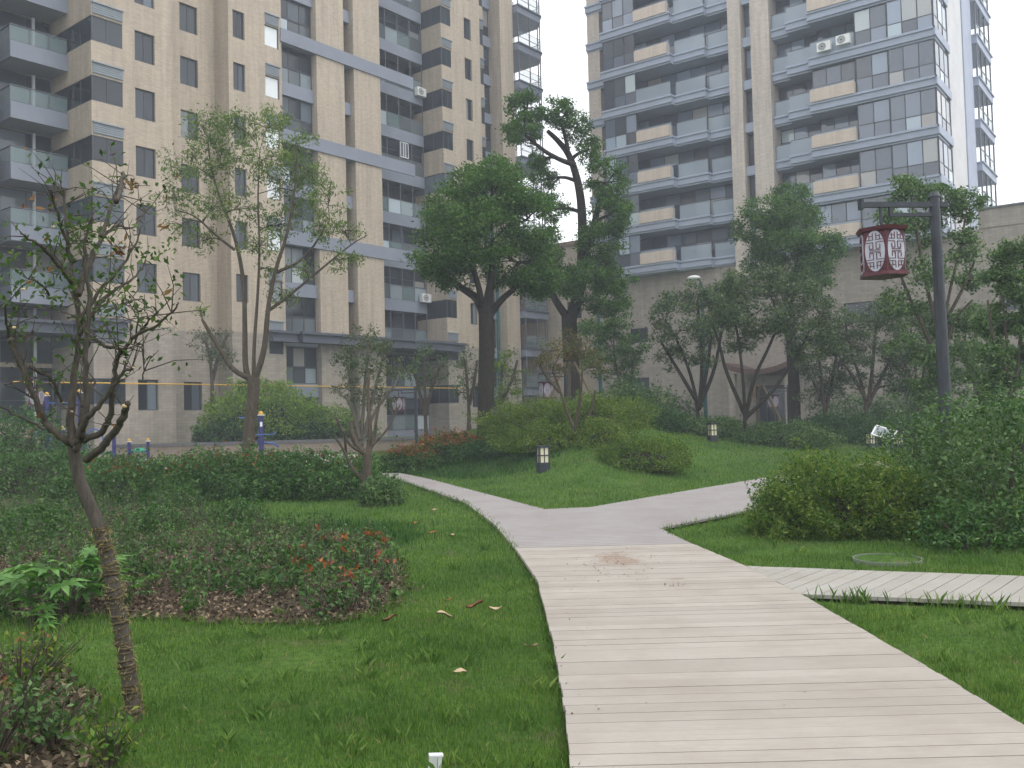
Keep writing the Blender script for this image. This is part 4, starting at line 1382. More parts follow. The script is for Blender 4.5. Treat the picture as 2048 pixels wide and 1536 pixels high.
stems_tree('osmanthus_tree', 'thin young tree just left of the big camphor trunk', 938, 38, 850, [[(938, 820), (935, 770), (930, 720)], [(938, 810), (948, 770), (955, 720)]],
           [(930, 720, 24, 30, 0, 1), (945, 755, 26, 30, .3, .8), (925, 785, 20, 26, -.3, .6)], 'osmanthus', 0.12, 650, seed=35)
stems_tree('maple_tree', 'small spreading maple with V-shaped stems and reddish green leaves on the mound', 1160, 24.5, 935,
           [[(1158, 895), (1150, 860), (1132, 820), (1120, 780), (1105, 740)], [(1160, 900), (1168, 860), (1185, 815), (1190, 780)], [(1150, 862), (1160, 800), (1165, 740)], [(1120, 785), (1090, 750), (1075, 720)]],
           [(1115, 700, 50, 20, 0, 1.2), (1165, 712, 44, 18, .3, 1), (1085, 722, 30, 18, -.3, .6), (1140, 680, 40, 18, .4, .8), (1195, 735, 26, 14, -.2, .4), (1120, 738, 36, 14, .4, .5)],
           'maple', 0.07, 2100, seed=41, nclump=18, up=1.6, branch_px=2, r0=4)
OS = 'osmanthus trees on the right'
stems_tree('osmanthus_tree', 'multi-stemmed osmanthus with bare lower stems left of the porch', 1398, 38, 870,
           [[(1396, 820), (1385, 760), (1360, 690), (1330, 640)], [(1398, 820), (1405, 740), (1400, 660), (1395, 600)], [(1400, 810), (1430, 740), (1440, 680), (1450, 620)], [(1392, 800), (1350, 730), (1320, 680)], [(1402, 800), (1418, 720), (1425, 640)]],
           [(1350, 610, 46, 34, 0, 1), (1400, 590, 50, 34, .3, 1), (1320, 650, 36, 36, -.3, .8), (1450, 590, 44, 36, .3, 1), (1375, 660, 55, 34, -.6, 1), (1440, 650, 44, 36, .3, .8), (1345, 710, 34, 32, .4, .5), (1410, 715, 36, 30, -.3, .5)],
           'osmanthus', 0.13, 8000, zbase=0.5, seed=51, group=OS, barkm=M['bark_dark'])
stems_tree('osmanthus_tree', 'broad osmanthus in front of the porch, rising from the clipped hedge', 1490, 33, 890,
           [[(1490, 850), (1488, 780), (1480, 700), (1470, 640)], [(1491, 840), (1505, 760), (1540, 690), (1560, 640)], [(1490, 830), (1450, 740), (1440, 690), (1425, 650)], [(1492, 835), (1540, 790), (1590, 720), (1620, 660)]],
           [(1470, 570, 48, 36, 0, 1), (1530, 570, 55, 36, .3, 1.2), (1590, 595, 52, 36, -.2, 1.1), (1450, 620, 42, 34, -.4, .9), (1510, 630, 60, 36, -.6, 1.2), (1640, 625, 45, 36, .2, .9), (1575, 660, 58, 36, -.4, 1.1), (1650, 680, 36, 32, .3, .7), (1480, 680, 45, 30, .4, .7), (1610, 705, 40, 24, .1, .5)],
           'osmanthus', 0.12, 13500, seed=52, group=OS, barkm=M['bark_dark'], nclump=16)
stems_tree('osmanthus_tree', 'multi-stemmed small tree between the porch camphor and the lantern post', 1735, 40, 870,
           [[(1734, 820), (1722, 760), (1700, 700), (1690, 640)], [(1735, 815), (1745, 740), (1750, 660), (1760, 620)], [(1736, 810), (1770, 740), (1800, 680)], [(1733, 800), (1705, 750), (1680, 720)]],
           [(1700, 650, 40, 34, 0, 1), (1750, 630, 44, 34, .2, 1), (1800, 640, 44, 36, -.2, 1), (1680, 700, 36, 34, .4, .8), (1735, 700, 50, 36, -.5, 1.1), (1795, 710, 44, 38, .3, 1), (1700, 760, 36, 26, .2, .5), (1780, 770, 44, 28, .2, .6)],
           'osmanthus', 0.13, 9000, zbase=0.4, seed=53, group=OS)
stems_tree('osmanthus_tree', 'tall loose tree whose crown rises behind the hanging lantern', 1890, 27, 880,
           [[(1888, 800), (1880, 700), (1895, 600), (1915, 520), (1930, 440)], [(1888, 760), (1860, 680), (1820, 600), (1790, 520), (1765, 450)], [(1885, 700), (1850, 560), (1830, 440), (1820, 380)], [(1892, 640), (1925, 580), (1950, 520)], [(1886, 720), (1905, 640), (1945, 600)]],
           [(1820, 385, 48, 36, 0, 1), (1880, 395, 50, 40, .3, 1), (1935, 415, 40, 36, -.2, .8), (1785, 440, 40, 34, -.4, .7), (1850, 460, 50, 36, .5, .8), (1925, 490, 40, 40, -.3, .8), (1780, 530, 36, 40, .3, .5), (1950, 560, 30, 32, .3, .4), (1870, 550, 50, 40, -.5, .7), (1800, 610, 44, 36, .2, .7),
            (1880, 640, 50, 40, .4, .9), (1945, 640, 36, 34, .1, .5), (1830, 700, 48, 40, -.3, .8), (1910, 720, 50, 44, .2, .9), (1860, 780, 48, 36, .4, .7)],
           'shrub', 0.11, 17000, seed=54, nclump=18, r0=4.5)
stems_tree('osmanthus_tree', 'leafy tree cut off by the frame edge, right of the lantern post', 2025, 21, 930,
           [[(2024, 840), (2018, 740), (2010, 640), (2000, 560)], [(2025, 820), (2040, 700), (2045, 600), (2050, 500)], [(2020, 760), (1985, 680), (1975, 600)]],
           [(2030, 500, 40, 40, 0, 1), (2000, 560, 34, 40, .2, .8), (2050, 580, 44, 44, -.2, .9), (1990, 640, 36, 36, .3, .8), (2040, 660, 44, 40, .2, 1), (1985, 700, 40, 30, -.3, .8), (2045, 720, 44, 36, .3, .9), (2000, 760, 50, 34, .2, .9)],
           'shrub', 0.09, 15000, seed=55, r0=4.5)
stems_tree('osmanthus_tree', 'slim loose tree against the podium wall between lantern post and porch', 1838, 39, 870,
           [[(1838, 820), (1832, 740), (1822, 660)], [(1839, 810), (1850, 730), (1862, 650)], [(1838, 800), (1815, 740), (1795, 690)], [(1840, 790), (1872, 720)]],
           [(1825, 640, 40, 34, 0, 1), (1865, 660, 38, 36, .3, 1), (1800, 690, 36, 32, -.3, .8), (1845, 710, 44, 36, .2, 1), (1880, 740, 36, 34, -.2, .8), (1815, 760, 44, 30, .3, .8), (1860, 790, 44, 28, -.3, .7)],
           'osmanthus', 0.13, 7000, zbase=0.3, seed=61, group=OS)
stems_tree('osmanthus_tree', 'leafy small tree filling the gap right of the lantern post', 1962, 29, 880,
           [[(1962, 820), (1958, 740), (1950, 660)], [(1963, 810), (1975, 730), (1985, 660)], [(1962, 800), (1935, 740), (1925, 690)]],
           [(1950, 640, 36, 34, 0, 1), (1985, 655, 34, 34, .2, 1), (1930, 690, 34, 32, -.3, .9), (1968, 710, 46, 36, .2, 1.1), (2005, 735, 36, 32, -.2, .8), (1940, 760, 44, 32, .3, .9), (1985, 790, 50, 30, -.2, .9)],
           'shrub', 0.10, 7000, seed=62, group=OS)
stems_tree('osmanthus_tree', 'short bushy tree between broad osmanthus and porch camphor', 1650, 41, 880,
           [[(1650, 830), (1645, 770), (1635, 700)], [(1651, 820), (1665, 760), (1675, 700)], [(1650, 810), (1625, 760)]],
           [(1640, 690, 38, 32, 0, 1), (1675, 705, 34, 32, .3, .9), (1620, 735, 32, 30, -.2, .8), (1660, 750, 44, 32, .2, 1), (1640, 795, 44, 26, .2, .8)],
           'osmanthus', 0.13, 4500, zbase=0.3, seed=63, group=OS)
stems_tree('osmanthus_tree', 'low leafy tree under the tall camphor, before the podium window', 1245, 41, 870,
           [[(1245, 830), (1240, 770), (1228, 710)], [(1246, 820), (1262, 760), (1270, 710)], [(1245, 810), (1220, 770)]],
           [(1225, 690, 40, 30, 0, 1), (1262, 700, 34, 30, .3, .8), (1190, 660, 44, 34, .3, .9), (1235, 640, 36, 26, .2, .6), (1195, 720, 40, 30, -.2, .8), (1245, 750, 44, 28, .2, .8)],
           'camphor', 0.13, 6500, zbase=0.4, seed=64, group=OS)
stems_tree('bare_shrub', 'grey-green thin shrub against the left block wall', 425, 48.5, 800, [[(424, 760), (420, 710), (410, 680)], [(425, 760), (440, 700), (455, 670)]],
           [(410, 680, 34, 28, 0, 1), (450, 690, 34, 32, .2, 1), (425, 720, 45, 26, -.2, 1)], 'grey', 0.13, 1500, zbase=0.6, seed=57)

# --- shrubs and hedges
bush('bright_bush', 'large bright yellow-green bush before the left block wall', (P(520, 850, 47.2).x, 47.6, 0.6), 3.3, 1.3, 3.0, 'bamboo', 0.16, 15000, seed=0.3, lumpy=0.22, aspect=0.35, flat=0.8)
bush('bright_bush', 'lower bright green bush at the right end of the low wall bush', (P(640, 850, 47.4).x, 47.5, 0.6), 2.0, 1.0, 1.9, 'bamboo', 0.15, 6500, seed=1.4, lumpy=0.25, aspect=0.35)
bush('dark_bush', 'dark evergreen bush behind the blue fitness post', (P(425, 860, 44).x, 46.9, 0.6), 1.9, 0.9, 1.25, 'dark', 0.15, 4200, seed=2.2)
bush('dark_bush', 'dark evergreen hedge block along the top of the low wall', (P(600, 860, 44).x, 46.85, 0.6), 2.9, 0.5, 1.0, 'dark', 0.15, 4800, seed=2.9)
bush('clipped_hedge', 'green hedge with lit top at the far left behind the bare tree', (P(20, 860, 30).x, 30, 0), 2.4, 1.2, 2.1, 'photinia', 0.10, 9000, seed=3.3, red=0)
bush('clipped_hedge', 'dark hedge low at the left edge behind the seedlings', (P(30, 900, 22).x, 22.0, 0), 2.2, 1.0, 1.15, 'photinia', 0.08, 8000, seed=3.9)
for i, (u, v, r_, h_, n_, lab) in enumerate([
        (70, 1075, 0.5, 0.42, 2600, 'loose dark shrub behind the bright fatsia'), (165, 1010, 0.6, 0.5, 3000, 'loose dark shrub just left of the leaning trunk'),
        (40, 985, 0.75, 0.62, 3600, 'tall loose shrub at the left edge of the bed'), (265, 985, 0.65, 0.55, 3000, 'loose shrub right behind the leaning trunk'),
        (350, 1015, 0.5, 0.36, 2000, 'low loose shrub in the middle of the bed'), (120, 945, 0.95, 0.75, 4200, 'broad loose shrub at the back left of the bed'),
        (400, 965, 0.85, 0.6, 3400, 'loose shrub joining bed and hedge under the airy tree'), (310, 1065, 0.42, 0.3, 1500, 'small loose shrub right of the leaning trunk'),
        (480, 1045, 0.45, 0.3, 1500, 'small loose shrub near the long grass')]):
    q_ = G(u, v)
    bush('bed_shrub', lab, (q_.x, q_.y, 0), r_, r_ * 0.8, h_, 'photinia', 0.05, n_, seed=20.1 + i * 0.7, lumpy=0.6, ls=3.4, wild=8, core=False, inner=0.05, stems=6)
HL = 'clipped hedge along the left path'
bush('clipped_hedge', 'rounded red-tipped hedge stretch left of the pruned stubs tree', (P(620, 900, 19.4).x, 19.6, 0), 1.55, 1.1, 0.86, 'photinia', 0.065, 15000, seed=4.4, red=160, lumpy=0.34, wild=3)
bush('clipped_hedge', 'middle red-tipped hedge stretch under the airy tree', (P(440, 900, 19.6).x, 20.0, 0), 1.5, 1.1, 0.92, 'photinia', 0.065, 14000, seed=5.1, red=380, lumpy=0.34, wild=3)
bush('clipped_hedge', 'red-tipped hedge stretch right behind the bare leaning tree', (P(270, 900, 19.4).x, 19.4, 0), 1.5, 1.1, 0.88, 'photinia', 0.065, 14000, seed=5.7, red=240, lumpy=0.34, wild=3)
bush('clipped_hedge', 'small green hedge end at the bend of the path', (P(760, 960, 17.2).x, 17.4, 0), 0.42, 0.5, 0.5, 'shrub', 0.07, 2600, seed=6.2, lumpy=0.2)
p = zb(868, 29.5)
bush('red_hedge', 'sloping hedge with rusty red tips left of the big camphor', (P(905, 880, 29).x, 29.0, Hs(P(905, 880, 29).x, 29) - 0.1), 1.25, 1.0, 0.95, 'photinia', 0.085, 9000, seed=7.0, red=1500, lumpy=0.2)
bush('red_hedge', 'lower end of the rusty red hedge by the grey path', (P(815, 880, 27.6).x, 27.9, Hs(P(815, 880, 27.6).x, 27.9) - 0.05), 0.9, 0.9, 0.86, 'photinia', 0.08, 7000, seed=7.6, red=900, lumpy=0.2)
def mound_bush(name, label, u, d, rx, ry, h, leaf, lsz, n, seed, **kw):
    x = P(u, 880, d).x
    return bush(name, label, (x, d, Hs(x, d) - 0.06), rx, ry, h, leaf, lsz, n, seed=seed, **kw)
mound_bush('golden_shrub', 'golden green shrub at the foot of the tall camphor', 1100, 28.5, 2.1, 1.4, 0.95, 'golden', 0.065, 20000, 8.1, lumpy=0.45, wild=3, ls=3)
mound_bush('golden_shrub', 'golden green shrub behind the small maple stems', 1195, 26.5, 1.5, 1.2, 0.9, 'golden', 0.065, 13000, 8.6, lumpy=0.45, wild=3, ls=3)
mound_bush('low_shrub', 'brownish golden shrub right next to the big camphor trunk', 1035, 29.5, 1.3, 1.1, 0.75, 'nandina', 0.07, 11000, 9.0)
mound_bush('golden_shrub', 'bright golden shrub lobe right behind the nearest bollard light', 1105, 25.2, 1.5, 1.0, 0.62, 'golden', 0.06, 12000, 9.3, lumpy=0.45, wild=3, ls=3)
mound_bush('low_shrub', 'dark green low shrub on the slope under the big camphor', 1010, 27.2, 1.2, 0.9, 0.5, 'dark', 0.07, 7000, 9.5)
mound_bush('twiggy_shrub', 'loose twiggy shrub with olive leaves on the lawn point behind the bollard', 1285, 22.5, 1.15, 0.85, 0.78, 'nandina', 0.05, 11000, 9.7, lumpy=0.45, wild=5, ls=3)
mound_bush('low_shrub', 'green shrub between the maple stem and the olive shrub', 1210, 23.8, 0.75, 0.7, 0.75, 'golden', 0.06, 5000, 10.2, lumpy=0.25)
mound_bush('clipped_hedge', 'clipped low hedge left of the broad osmanthus trunk', 1390, 34, 2.2, 1.0, 0.75, 'shrub', 0.09, 9000, 10.8, lumpy=0.2)
mound_bush('clipped_hedge', 'clipped low hedge right of the broad osmanthus trunk', 1560, 33, 1.9, 1.0, 0.85, 'shrub', 0.09, 9000, 11.3, lumpy=0.2)
mound_bush('clipped_hedge', 'dark low hedge left of the far bollard and sign', 1680, 38, 2.3, 1.0, 1.0, 'dark', 0.10, 8000, 11.9, lumpy=0.34, wild=3)
mound_bush('leafy_shrub', 'mid green leafy shrub mass left of the multi-stemmed osmanthus', 1270, 36, 1.7, 1.0, 1.75, 'shrub', 0.12, 6500, 12.5, lumpy=0.28)
mound_bush('leafy_shrub', 'low leafy shrub behind the golden shrubs on the mound', 1300, 31, 1.2, 0.9, 0.75, 'dark', 0.09, 5000, 13.0, lumpy=0.2)
mound_bush('leafy_shrub', 'shaded shrub under the tower wall beside the lantern post', 1830, 36, 3.0, 1.2, 1.3, 'dark', 0.11, 8000, 13.6, lumpy=0.2)
mound_bush('leafy_shrub', 'tall loose shrub at the frame edge behind the big leafy shrub', 2010, 18, 1.5, 1.2, 1.6, 'shrub', 0.09, 7500, 14.1, lumpy=0.28)
mound_bush('leafy_shrub', 'tall leafy shrub row at the foot of the podium wall', 1760, 44, 3.4, 1.2, 2.1, 'shrub', 0.13, 9000, 14.6, lumpy=0.3)
mound_bush('leafy_shrub', 'leafy shrub at the podium foot left of the teal post', 1330, 43, 2.0, 1.1, 2.0, 'osmanthus', 0.13, 6000, 14.9, lumpy=0.3)
mound_bush('leafy_shrub', 'leafy shrub behind the far bollards at the podium foot', 1900, 40, 2.6, 1.2, 2.0, 'shrub', 0.12, 8000, 15.0, lumpy=0.3)
# right foreground
g1 = G(1735, 1085)
bush('nandina_bush', 'wide low nandina bush with golden tips right of the path fork', (g1.x, g1.y + 1.0, 0), 0.95, 0.9, 0.82, 'nandina', 0.055, 24000, seed=15.1, lumpy=0.5, aspect=0.32, ls=3.4, wild=5, droop=0.25)
bush('nandina_bush', 'feathery nandina tuft at the path edge left of the wide nandina', (g1.x - 0.62, g1.y + 0.75, 0), 0.5, 0.55, 0.5, 'nandina', 0.05, 6500, seed=15.4, lumpy=0.5, aspect=0.32, ls=3.2, wild=6, droop=0.25)
bush('nandina_bush', 'olive end of the nandina bush beside the lantern post', (g1.x + 0.85, g1.y + 0.7, 0), 0.6, 0.6, 0.66, 'nandina', 0.055, 9500, seed=15.7, lumpy=0.5, aspect=0.32, ls=3.2, wild=5, droop=0.25)
bush('leafy_shrub', 'big glossy leafy shrub at the frame edge in front of the lantern post foot', (P(2010, 1000, 10.9).x, 10.9, 0), 0.8, 0.75, 1.45, 'shrub', 0.06, 4300, core=False, seed=16.2, lumpy=0.55, ls=3.6, wild=16, inner=0.05)
bush('leafy_shrub', 'glossy leafy shrub between nandina bush and lantern post', (P(1850, 1000, 12.9).x, 13.0, 0), 0.6, 0.55, 1.3, 'shrub', 0.055, 3000, core=False, seed=16.9, lumpy=0.55, ls=3.6, wild=16, inner=0.05)
bush('leafy_shrub', 'low glossy shrub spilling towards the side walkway', (P(1960, 1080, 10.1).x, 10.15, 0), 0.6, 0.45, 0.5, 'photinia', 0.05, 2400, core=False, seed=17.3, lumpy=0.5, wild=5, inner=0.1)

# --- fatsia with big palmate leaves
def palm_leaf():
    mb = MB()
    n = 8
    for i in range(n):
        a = math.radians(-130 + 260 * i / (n - 1))
        L = 0.5 + 0.5 * math.cos(a * 0.6)
        d_ = Vector((math.sin(a), math.cos(a), 0))
        s_ = Vector((d_.y, -d_.x, 0))
        b0 = Vector((0, 0, 0))
        m1 = d_ * L * 0.55
        tip = d_ * L
        k = len(mb.v)
        mb.v += [tuple(b0 - s_ * 0.07), tuple(m1 - s_ * 0.12 + Vector((0, 0, 0.03))), tuple(tip + Vector((0, 0, -0.16 * L))), tuple(m1 + s_ * 0.12 + Vector((0, 0, 0.03))), tuple(b0 + s_ * 0.07), tuple(m1 + Vector((0, 0, -0.01)))]
        mb.f += [(k, k + 5, k + 1), (k + 1, k + 5, k + 2), (k + 5, k + 3, k + 2), (k, k + 4, k + 5), (k + 4, k + 3, k + 5)]
    return mb.mesh('leaf', LF['fatsia'])
pleaf = palm_leaf()
def fatsia(label, u, v, d, n, spread, height, size, seed):
    rnd = random.Random(seed)
    b = G(u, v)
    root = empty('fatsia_plant', (b.x, b.y, 0.02), label, 'plant')
    for i in range(n):
        a = rnd.uniform(0, 2 * math.pi)
        rr = spread * math.sqrt(rnd.random())
        e = Vector((math.cos(a) * rr, math.sin(a) * rr, height * rnd.uniform(0.35, 1.05) - 0.25 * rr))
        MB().tube([(e.x * 0.2, e.y * 0.2, -0.02), (e.x * 0.55, e.y * 0.55, e.z * 0.7), tuple(e)], [0.005, 0.004, 0.0025], 5).build('stalk', M['bark_mid'], root)
        o = link('leaf', pleaf, root, e, (rnd.uniform(-0.15, 0.5), rnd.uniform(-0.35, 0.35), a - math.pi / 2 + rnd.uniform(-.5, .5)))
        s_ = size * rnd.uniform(0.75, 1.2)
        o.scale = (s_, s_, s_)
    return root
fatsia('bright green fatsia with big fingered leaves left of the rope-wrapped trunk', 128, 1238, 7.4, 36, 0.36, 0.54, 0.22, 1)
fatsia('single low fatsia shoot at the bed corner, left edge', 65, 1262, 7, 7, 0.12, 0.18, 0.12, 2)
fatsia('small fatsia shoot just right of the rope-wrapped trunk', 268, 1205, 8, 6, 0.16, 0.30, 0.12, 3)
fatsia('half hidden fatsia at the left frame edge', 5, 1215, 7.6, 9, 0.2, 0.36, 0.15, 4)

# --- seedling shrubs in the bed
def sprig(name, label, u, v, h, n, leaf, ls, seed, group=None, red=0, spread=0.5):
    rnd = random.Random(seed)
    b = G(u, v, 0.02)
    root = empty(name, (b.x, b.y, 0.02), label, 'shrub', group)
    st = MB()
    pts, rp_ = [], []
    for i in range(max(2, n // 9)):
        a = rnd.uniform(0, 2 * math.pi)
        e = Vector((math.cos(a) * h * spread * rnd.random(), math.sin(a) * h * spread * rnd.random(), h * rnd.uniform(0.6, 1.05)))
        st.tube([(0, 0, -0.02), tuple(e * 0.5 + Vector((0, 0, 0.03))), tuple(e)], [0.006, 0.004, 0.002], 4)
        for k in range(9):
            s = rnd.uniform(0.35, 1.05)
            q = e * s + Vector((rnd.gauss(0, 1), rnd.gauss(0, 1), rnd.gauss(0, 0.6))) * h * 0.13
            pts.append(tuple(q))
        if rnd.random() < red:
            for k in range(5):
                rp_.append(tuple(e + Vector((rnd.gauss(0, 1), rnd.gauss(0, 1), rnd.gauss(0.4, 0.5))) * h * 0.1))
    st.build('stems', M['bark_mid'], root)
    link('foliage', leaf_mesh('foliage', pts, ls, LF[leaf], 0.5, 0.7), root)
    if rp_:
        link('red_shoots', leaf_mesh('red_shoots', rp_, ls * 1.15, LF['red'], 0.42, 0.2), root)['kind'] = 'stuff'
    return root
G_SEED = 'photinia seedlings scattered over the leaf litter of the bed'
rs = random.Random(77)
cnt = 0
up_, us_ = [], MB()
for i in range(700):
    dd_ = math.exp(rs.uniform(math.log(7.0), math.log(24)))
    xx_ = rs.uniform(-0.62, -0.12) * dd_
    if not in_poly(np.array([xx_]), np.array([dd_]), bed)[0]:
        continue
    if dd_ < 8.6 and xx_ > -2.6 and rs.random() < 0.5:
        continue
    h_ = rs.uniform(0.12, 0.34) * (1 + 0.10 * max(0, dd_ - 8.5))
    h_ = min(h_, 0.75)
    for q in range(rs.choice((3, 4, 5))):
        a_ = rs.uniform(0, 6.28)
        e_ = Vector((math.cos(a_) * h_ * 0.4 * rs.random(), math.sin(a_) * h_ * 0.4 * rs.random(), h_ * rs.uniform(0.6, 1.05)))
        us_.tube([(xx_, dd_, 0), (xx_ + e_.x, dd_ + e_.y, e_.z)], [0.005, 0.002], 4, False)
        for kk in range(9):
            f_ = rs.uniform(0.3, 1.05)
            up_.append((xx_ + e_.x * f_ + rs.gauss(0, h_ * 0.13), dd_ + e_.y * f_ + rs.gauss(0, h_ * 0.13), max(0.03, e_.z * f_ + rs.gauss(0, h_ * 0.08))))
un = link('undergrowth', leaf_mesh('undergrowth', up_, 0.05, LF['photinia'], 0.5, 0.7))
tag(un, 'dark green photinia undergrowth over the leaf litter of the left bed', 'undergrowth', kind='stuff')
us_.build('stems', M['bark_mid'], un)['kind'] = 'stuff'
reds = [(655, 1100, 'red-tipped seedling at the back of the bed corner'), (735, 1110, 'red-tipped seedling by the grass edge of the bed'), (690, 1150, 'low red seedling between its red-tipped neighbours'),
        (770, 1165, 'tall red-tipped seedling at the outer bed corner'), (625, 1190, 'bright red seedling low in the litter'), (720, 1215, 'red seedling nearest the mown lawn'), (600, 1140, 'red and green seedling left of the red group'), (785, 1120, 'green seedling with orange tips beside the lawn')]
for i, (u, v, lab) in enumerate(reds):
    sprig('photinia_seedling', lab, u, v, 0.26 + 0.05 * (i % 3), 36, 'shrub', 0.055, 200 + i, None, red=0.95)
# nandina clumps at the lower left
for i, (u, v, h, n, lab) in enumerate([(40, 1420, 0.42, 150, 'spindly nandina at the left frame edge below the fatsia'), (110, 1500, 0.30, 120, 'spreading nandina at the bottom left corner'),
                                        (215, 1545, 0.25, 110, 'low nandina at the foot of the rope-wrapped trunk'), (-10, 1520, 0.36, 110, 'nandina partly outside the lower left frame'), (90, 1345, 0.28, 90, 'thin nandina above the bottom corner clump')]):
    sprig('nandina_plant', lab, u, v, h, int(n * 2.0), 'shrub' if i % 2 else 'nandina', 0.042, 300 + i, None, red=0.02, spread=0.9)

# leaf litter and ground cover in the beds
def scatter_poly(poly, n):
    a = np.array(poly)
    lo, hi = a.min(0), a.max(0)
    x = rng.uniform(lo[0], hi[0], n)
    y = rng.uniform(lo[1], hi[1], n)
    k = in_poly(x, y, poly)
    return x[k], y[k]
def scatter_near(poly, n, d0, d1):
    d = np.exp(rng.uniform(math.log(d0), math.log(d1), n))
    x = rng.uniform(-0.66, 0.1, n) * d
    k = in_poly(x + rng.normal(0, 0.07, n), d + rng.normal(0, 0.10, n), poly)
    return x[k], d[k]
x, y = scatter_near(bed, 70000, 6, 30)
pts = np.stack([x, y, 0.03 + rng.uniform(0, 0.03, len(x))], 1)
tag(link('leaf_litter', leaf_mesh('leaf_litter', pts, 0.042, LF['litter'], 0.5, 1.4)), 'brown dry leaf litter over the left planting bed', 'litter', kind='stuff')
x, y = scatter_poly(bed2, 5200)
pts = np.stack([x, y, 0.03 + rng.uniform(0, 0.03, len(x))], 1)
tag(link('leaf_litter', leaf_mesh('leaf_litter', pts, 0.05, LF['litter'], 0.5, 1.4)), 'brown dry leaf litter at the bottom left corner', 'litter', kind='stuff')
x, y = scatter_near(bed, 60000, 6, 30)
k = (lump(np.stack([x, y, x * 0], 1), 1.6, 2.0) > 0.6 - 0.22 * (y - 7.5))
x, y = x[k], y[k]
pts = np.stack([x, y, 0.04 + rng.uniform(0, 0.16, len(x)) * rng.random(len(x))], 1)
tag(link('ground_cover', leaf_mesh('ground_cover', pts, 0.05, LF['photinia'], 0.5, 0.8)), 'low green ground cover between the bed seedlings', 'ground cover', kind='stuff')

# ------------------------------------------------------------------ grass
def blades(name, x, y, h, wd, mat, lean=0.35, z=None):
    n = len(x)
    z = H(x, y) if z is None else z
    a = rng.uniform(0, 2 * math.pi, n)
    dx, dy = np.cos(a), np.sin(a)
    ln = rng.uniform(0.1, 1.0, n) * lean * h
    b = rng.uniform(0, 2 * math.pi, n)
    V = np.empty((n, 4, 3))
    base = np.stack([x, y, z - 0.01], 1)
    side = np.stack([dx, dy, 0 * dx], 1) * wd[:, None] * 0.5
    off = np.stack([np.cos(b) * ln, np.sin(b) * ln, 0 * b], 1)
    V[:, 0] = base - side
    V[:, 1] = base + side
    V[:, 2] = base + off * 0.35 + side * 0.8 + np.array([0, 0, 1]) * (h * 0.62)[:, None]
    V[:, 3] = base + off + np.array([0, 0, 1]) * h[:, None]
    i = np.arange(n)[:, None] * 4
    T = np.concatenate([i + np.array([[0, 1, 2]]), i + np.array([[0, 2, 3]])], axis=1).reshape(-1, 3)
    return link(name, big_mesh(name, V.reshape(-1, 3), T, mat))
def lawn_points(n, d0, d1):
    d = np.exp(rng.uniform(math.log(d0), math.log(d1), n))
    x = rng.uniform(-0.60, 0.60, n) * d + rng.uniform(-0.4, 0.4, n)
    jx = x + rng.normal(0, 0.09, n) + 0.10 * lump(np.stack([x, d, x * 0], 1), 4.0, 3.0)
    jy = d + rng.normal(0, 0.10, n) + 0.14 * lump(np.stack([d, x, x * 0], 1), 4.0, 5.0)
    k = ~(on_path(x, d) | in_poly(jx, jy, bed) | in_poly(jx, jy, bed2))
    return x[k], d[k]
x, y = lawn_points(380000, 3.0, 14.0)
tone = lump(np.stack([x, y, x * 0], 1), 0.9, 1.0)
patch = lump(np.stack([x, y, x * 0], 1), 2.3, 4.0)
hh = (0.026 + 0.03 * rng.random(len(x)) ** 1.5) * (1 + 0.3 * tone + 0.25 * patch)
keep = rng.random(len(x)) < np.clip(1.25 + 0.9 * lump(np.stack([x, y, x * 0], 1), 1.7, 9.0) + 0.5 * patch, 0.25, 1)
x, y, hh = x[keep], y[keep], hh[keep]
hh = hh * (y / 5.0) ** 0.15
wd = np.clip(0.0008 * y, 0.0028, 0.02)
long_poly = gp([(330, 975), (640, 985), (810, 1000), (830, 1050), (800, 1110), (745, 1085), (560, 1062), (420, 1040)], 0.02)
long_ = in_poly(x + rng.normal(0, 0.18, len(x)), y + rng.normal(0, 0.35, len(x)), long_poly)
hh = np.where(long_, hh * 2.6, hh)
k = ~long_
cx_, cy_ = lawn_points(260, 3.4, 13.0)
nb = 26
gx = np.repeat(cx_, nb) + rng.normal(0, 0.035, len(cx_) * nb)
gy = np.repeat(cy_, nb) + rng.normal(0, 0.035, len(cx_) * nb)
gk = ~on_path(gx, gy)
gx, gy = gx[gk], gy[gk]
tag(blades('grass_tufts', gx, gy, rng.uniform(0.05, 0.11, len(gx)), np.clip(0.0009 * gy, 0.0035, 0.012), LF['grass'], 0.9), 'rough tufts standing out of the mown lawn', 'grass', kind='stuff')
tag(blades('lawn_grass', x[k], y[k], hh[k], wd[k], LF['grass']), 'short mown lawn grass beside the boardwalk', 'grass', kind='stuff')
tag(blades('long_grass', x[long_], y[long_], hh[long_], wd[long_], LF['grass_dark']), 'longer dark grass between bed and clipped hedge', 'grass', kind='stuff')
x, y = lawn_points(150000, 14.0, 45.0)
hh = 0.04 + 0.03 * rng.random(len(x)) + 0.0006 * y
wd = np.clip(0.0008 * y, 0.012, 0.035)
slope_poly = [((u - 1024) / F * d, d) for u, d in ((750, 30), (830, 26.2), (930, 23.6), (1000, 23.0), (1070, 22.9), (1125, 24), (1110, 28), (960, 31), (850, 31.5))]
k = in_poly(x + rng.normal(0, 0.12, len(x)), y + rng.normal(0, 0.25, len(x)), slope_poly)
tag(blades('mound_grass', x[~k], y[~k], hh[~k], wd[~k], LF['grass']), 'grass covering the mound and far lawn', 'grass', kind='stuff')
tag(blades('lilyturf', x[k], y[k], hh[k] * 2.2, wd[k], LF['grass_dark'], 0.6), 'dark lilyturf on the left slope of the mound', 'ground cover', kind='stuff')
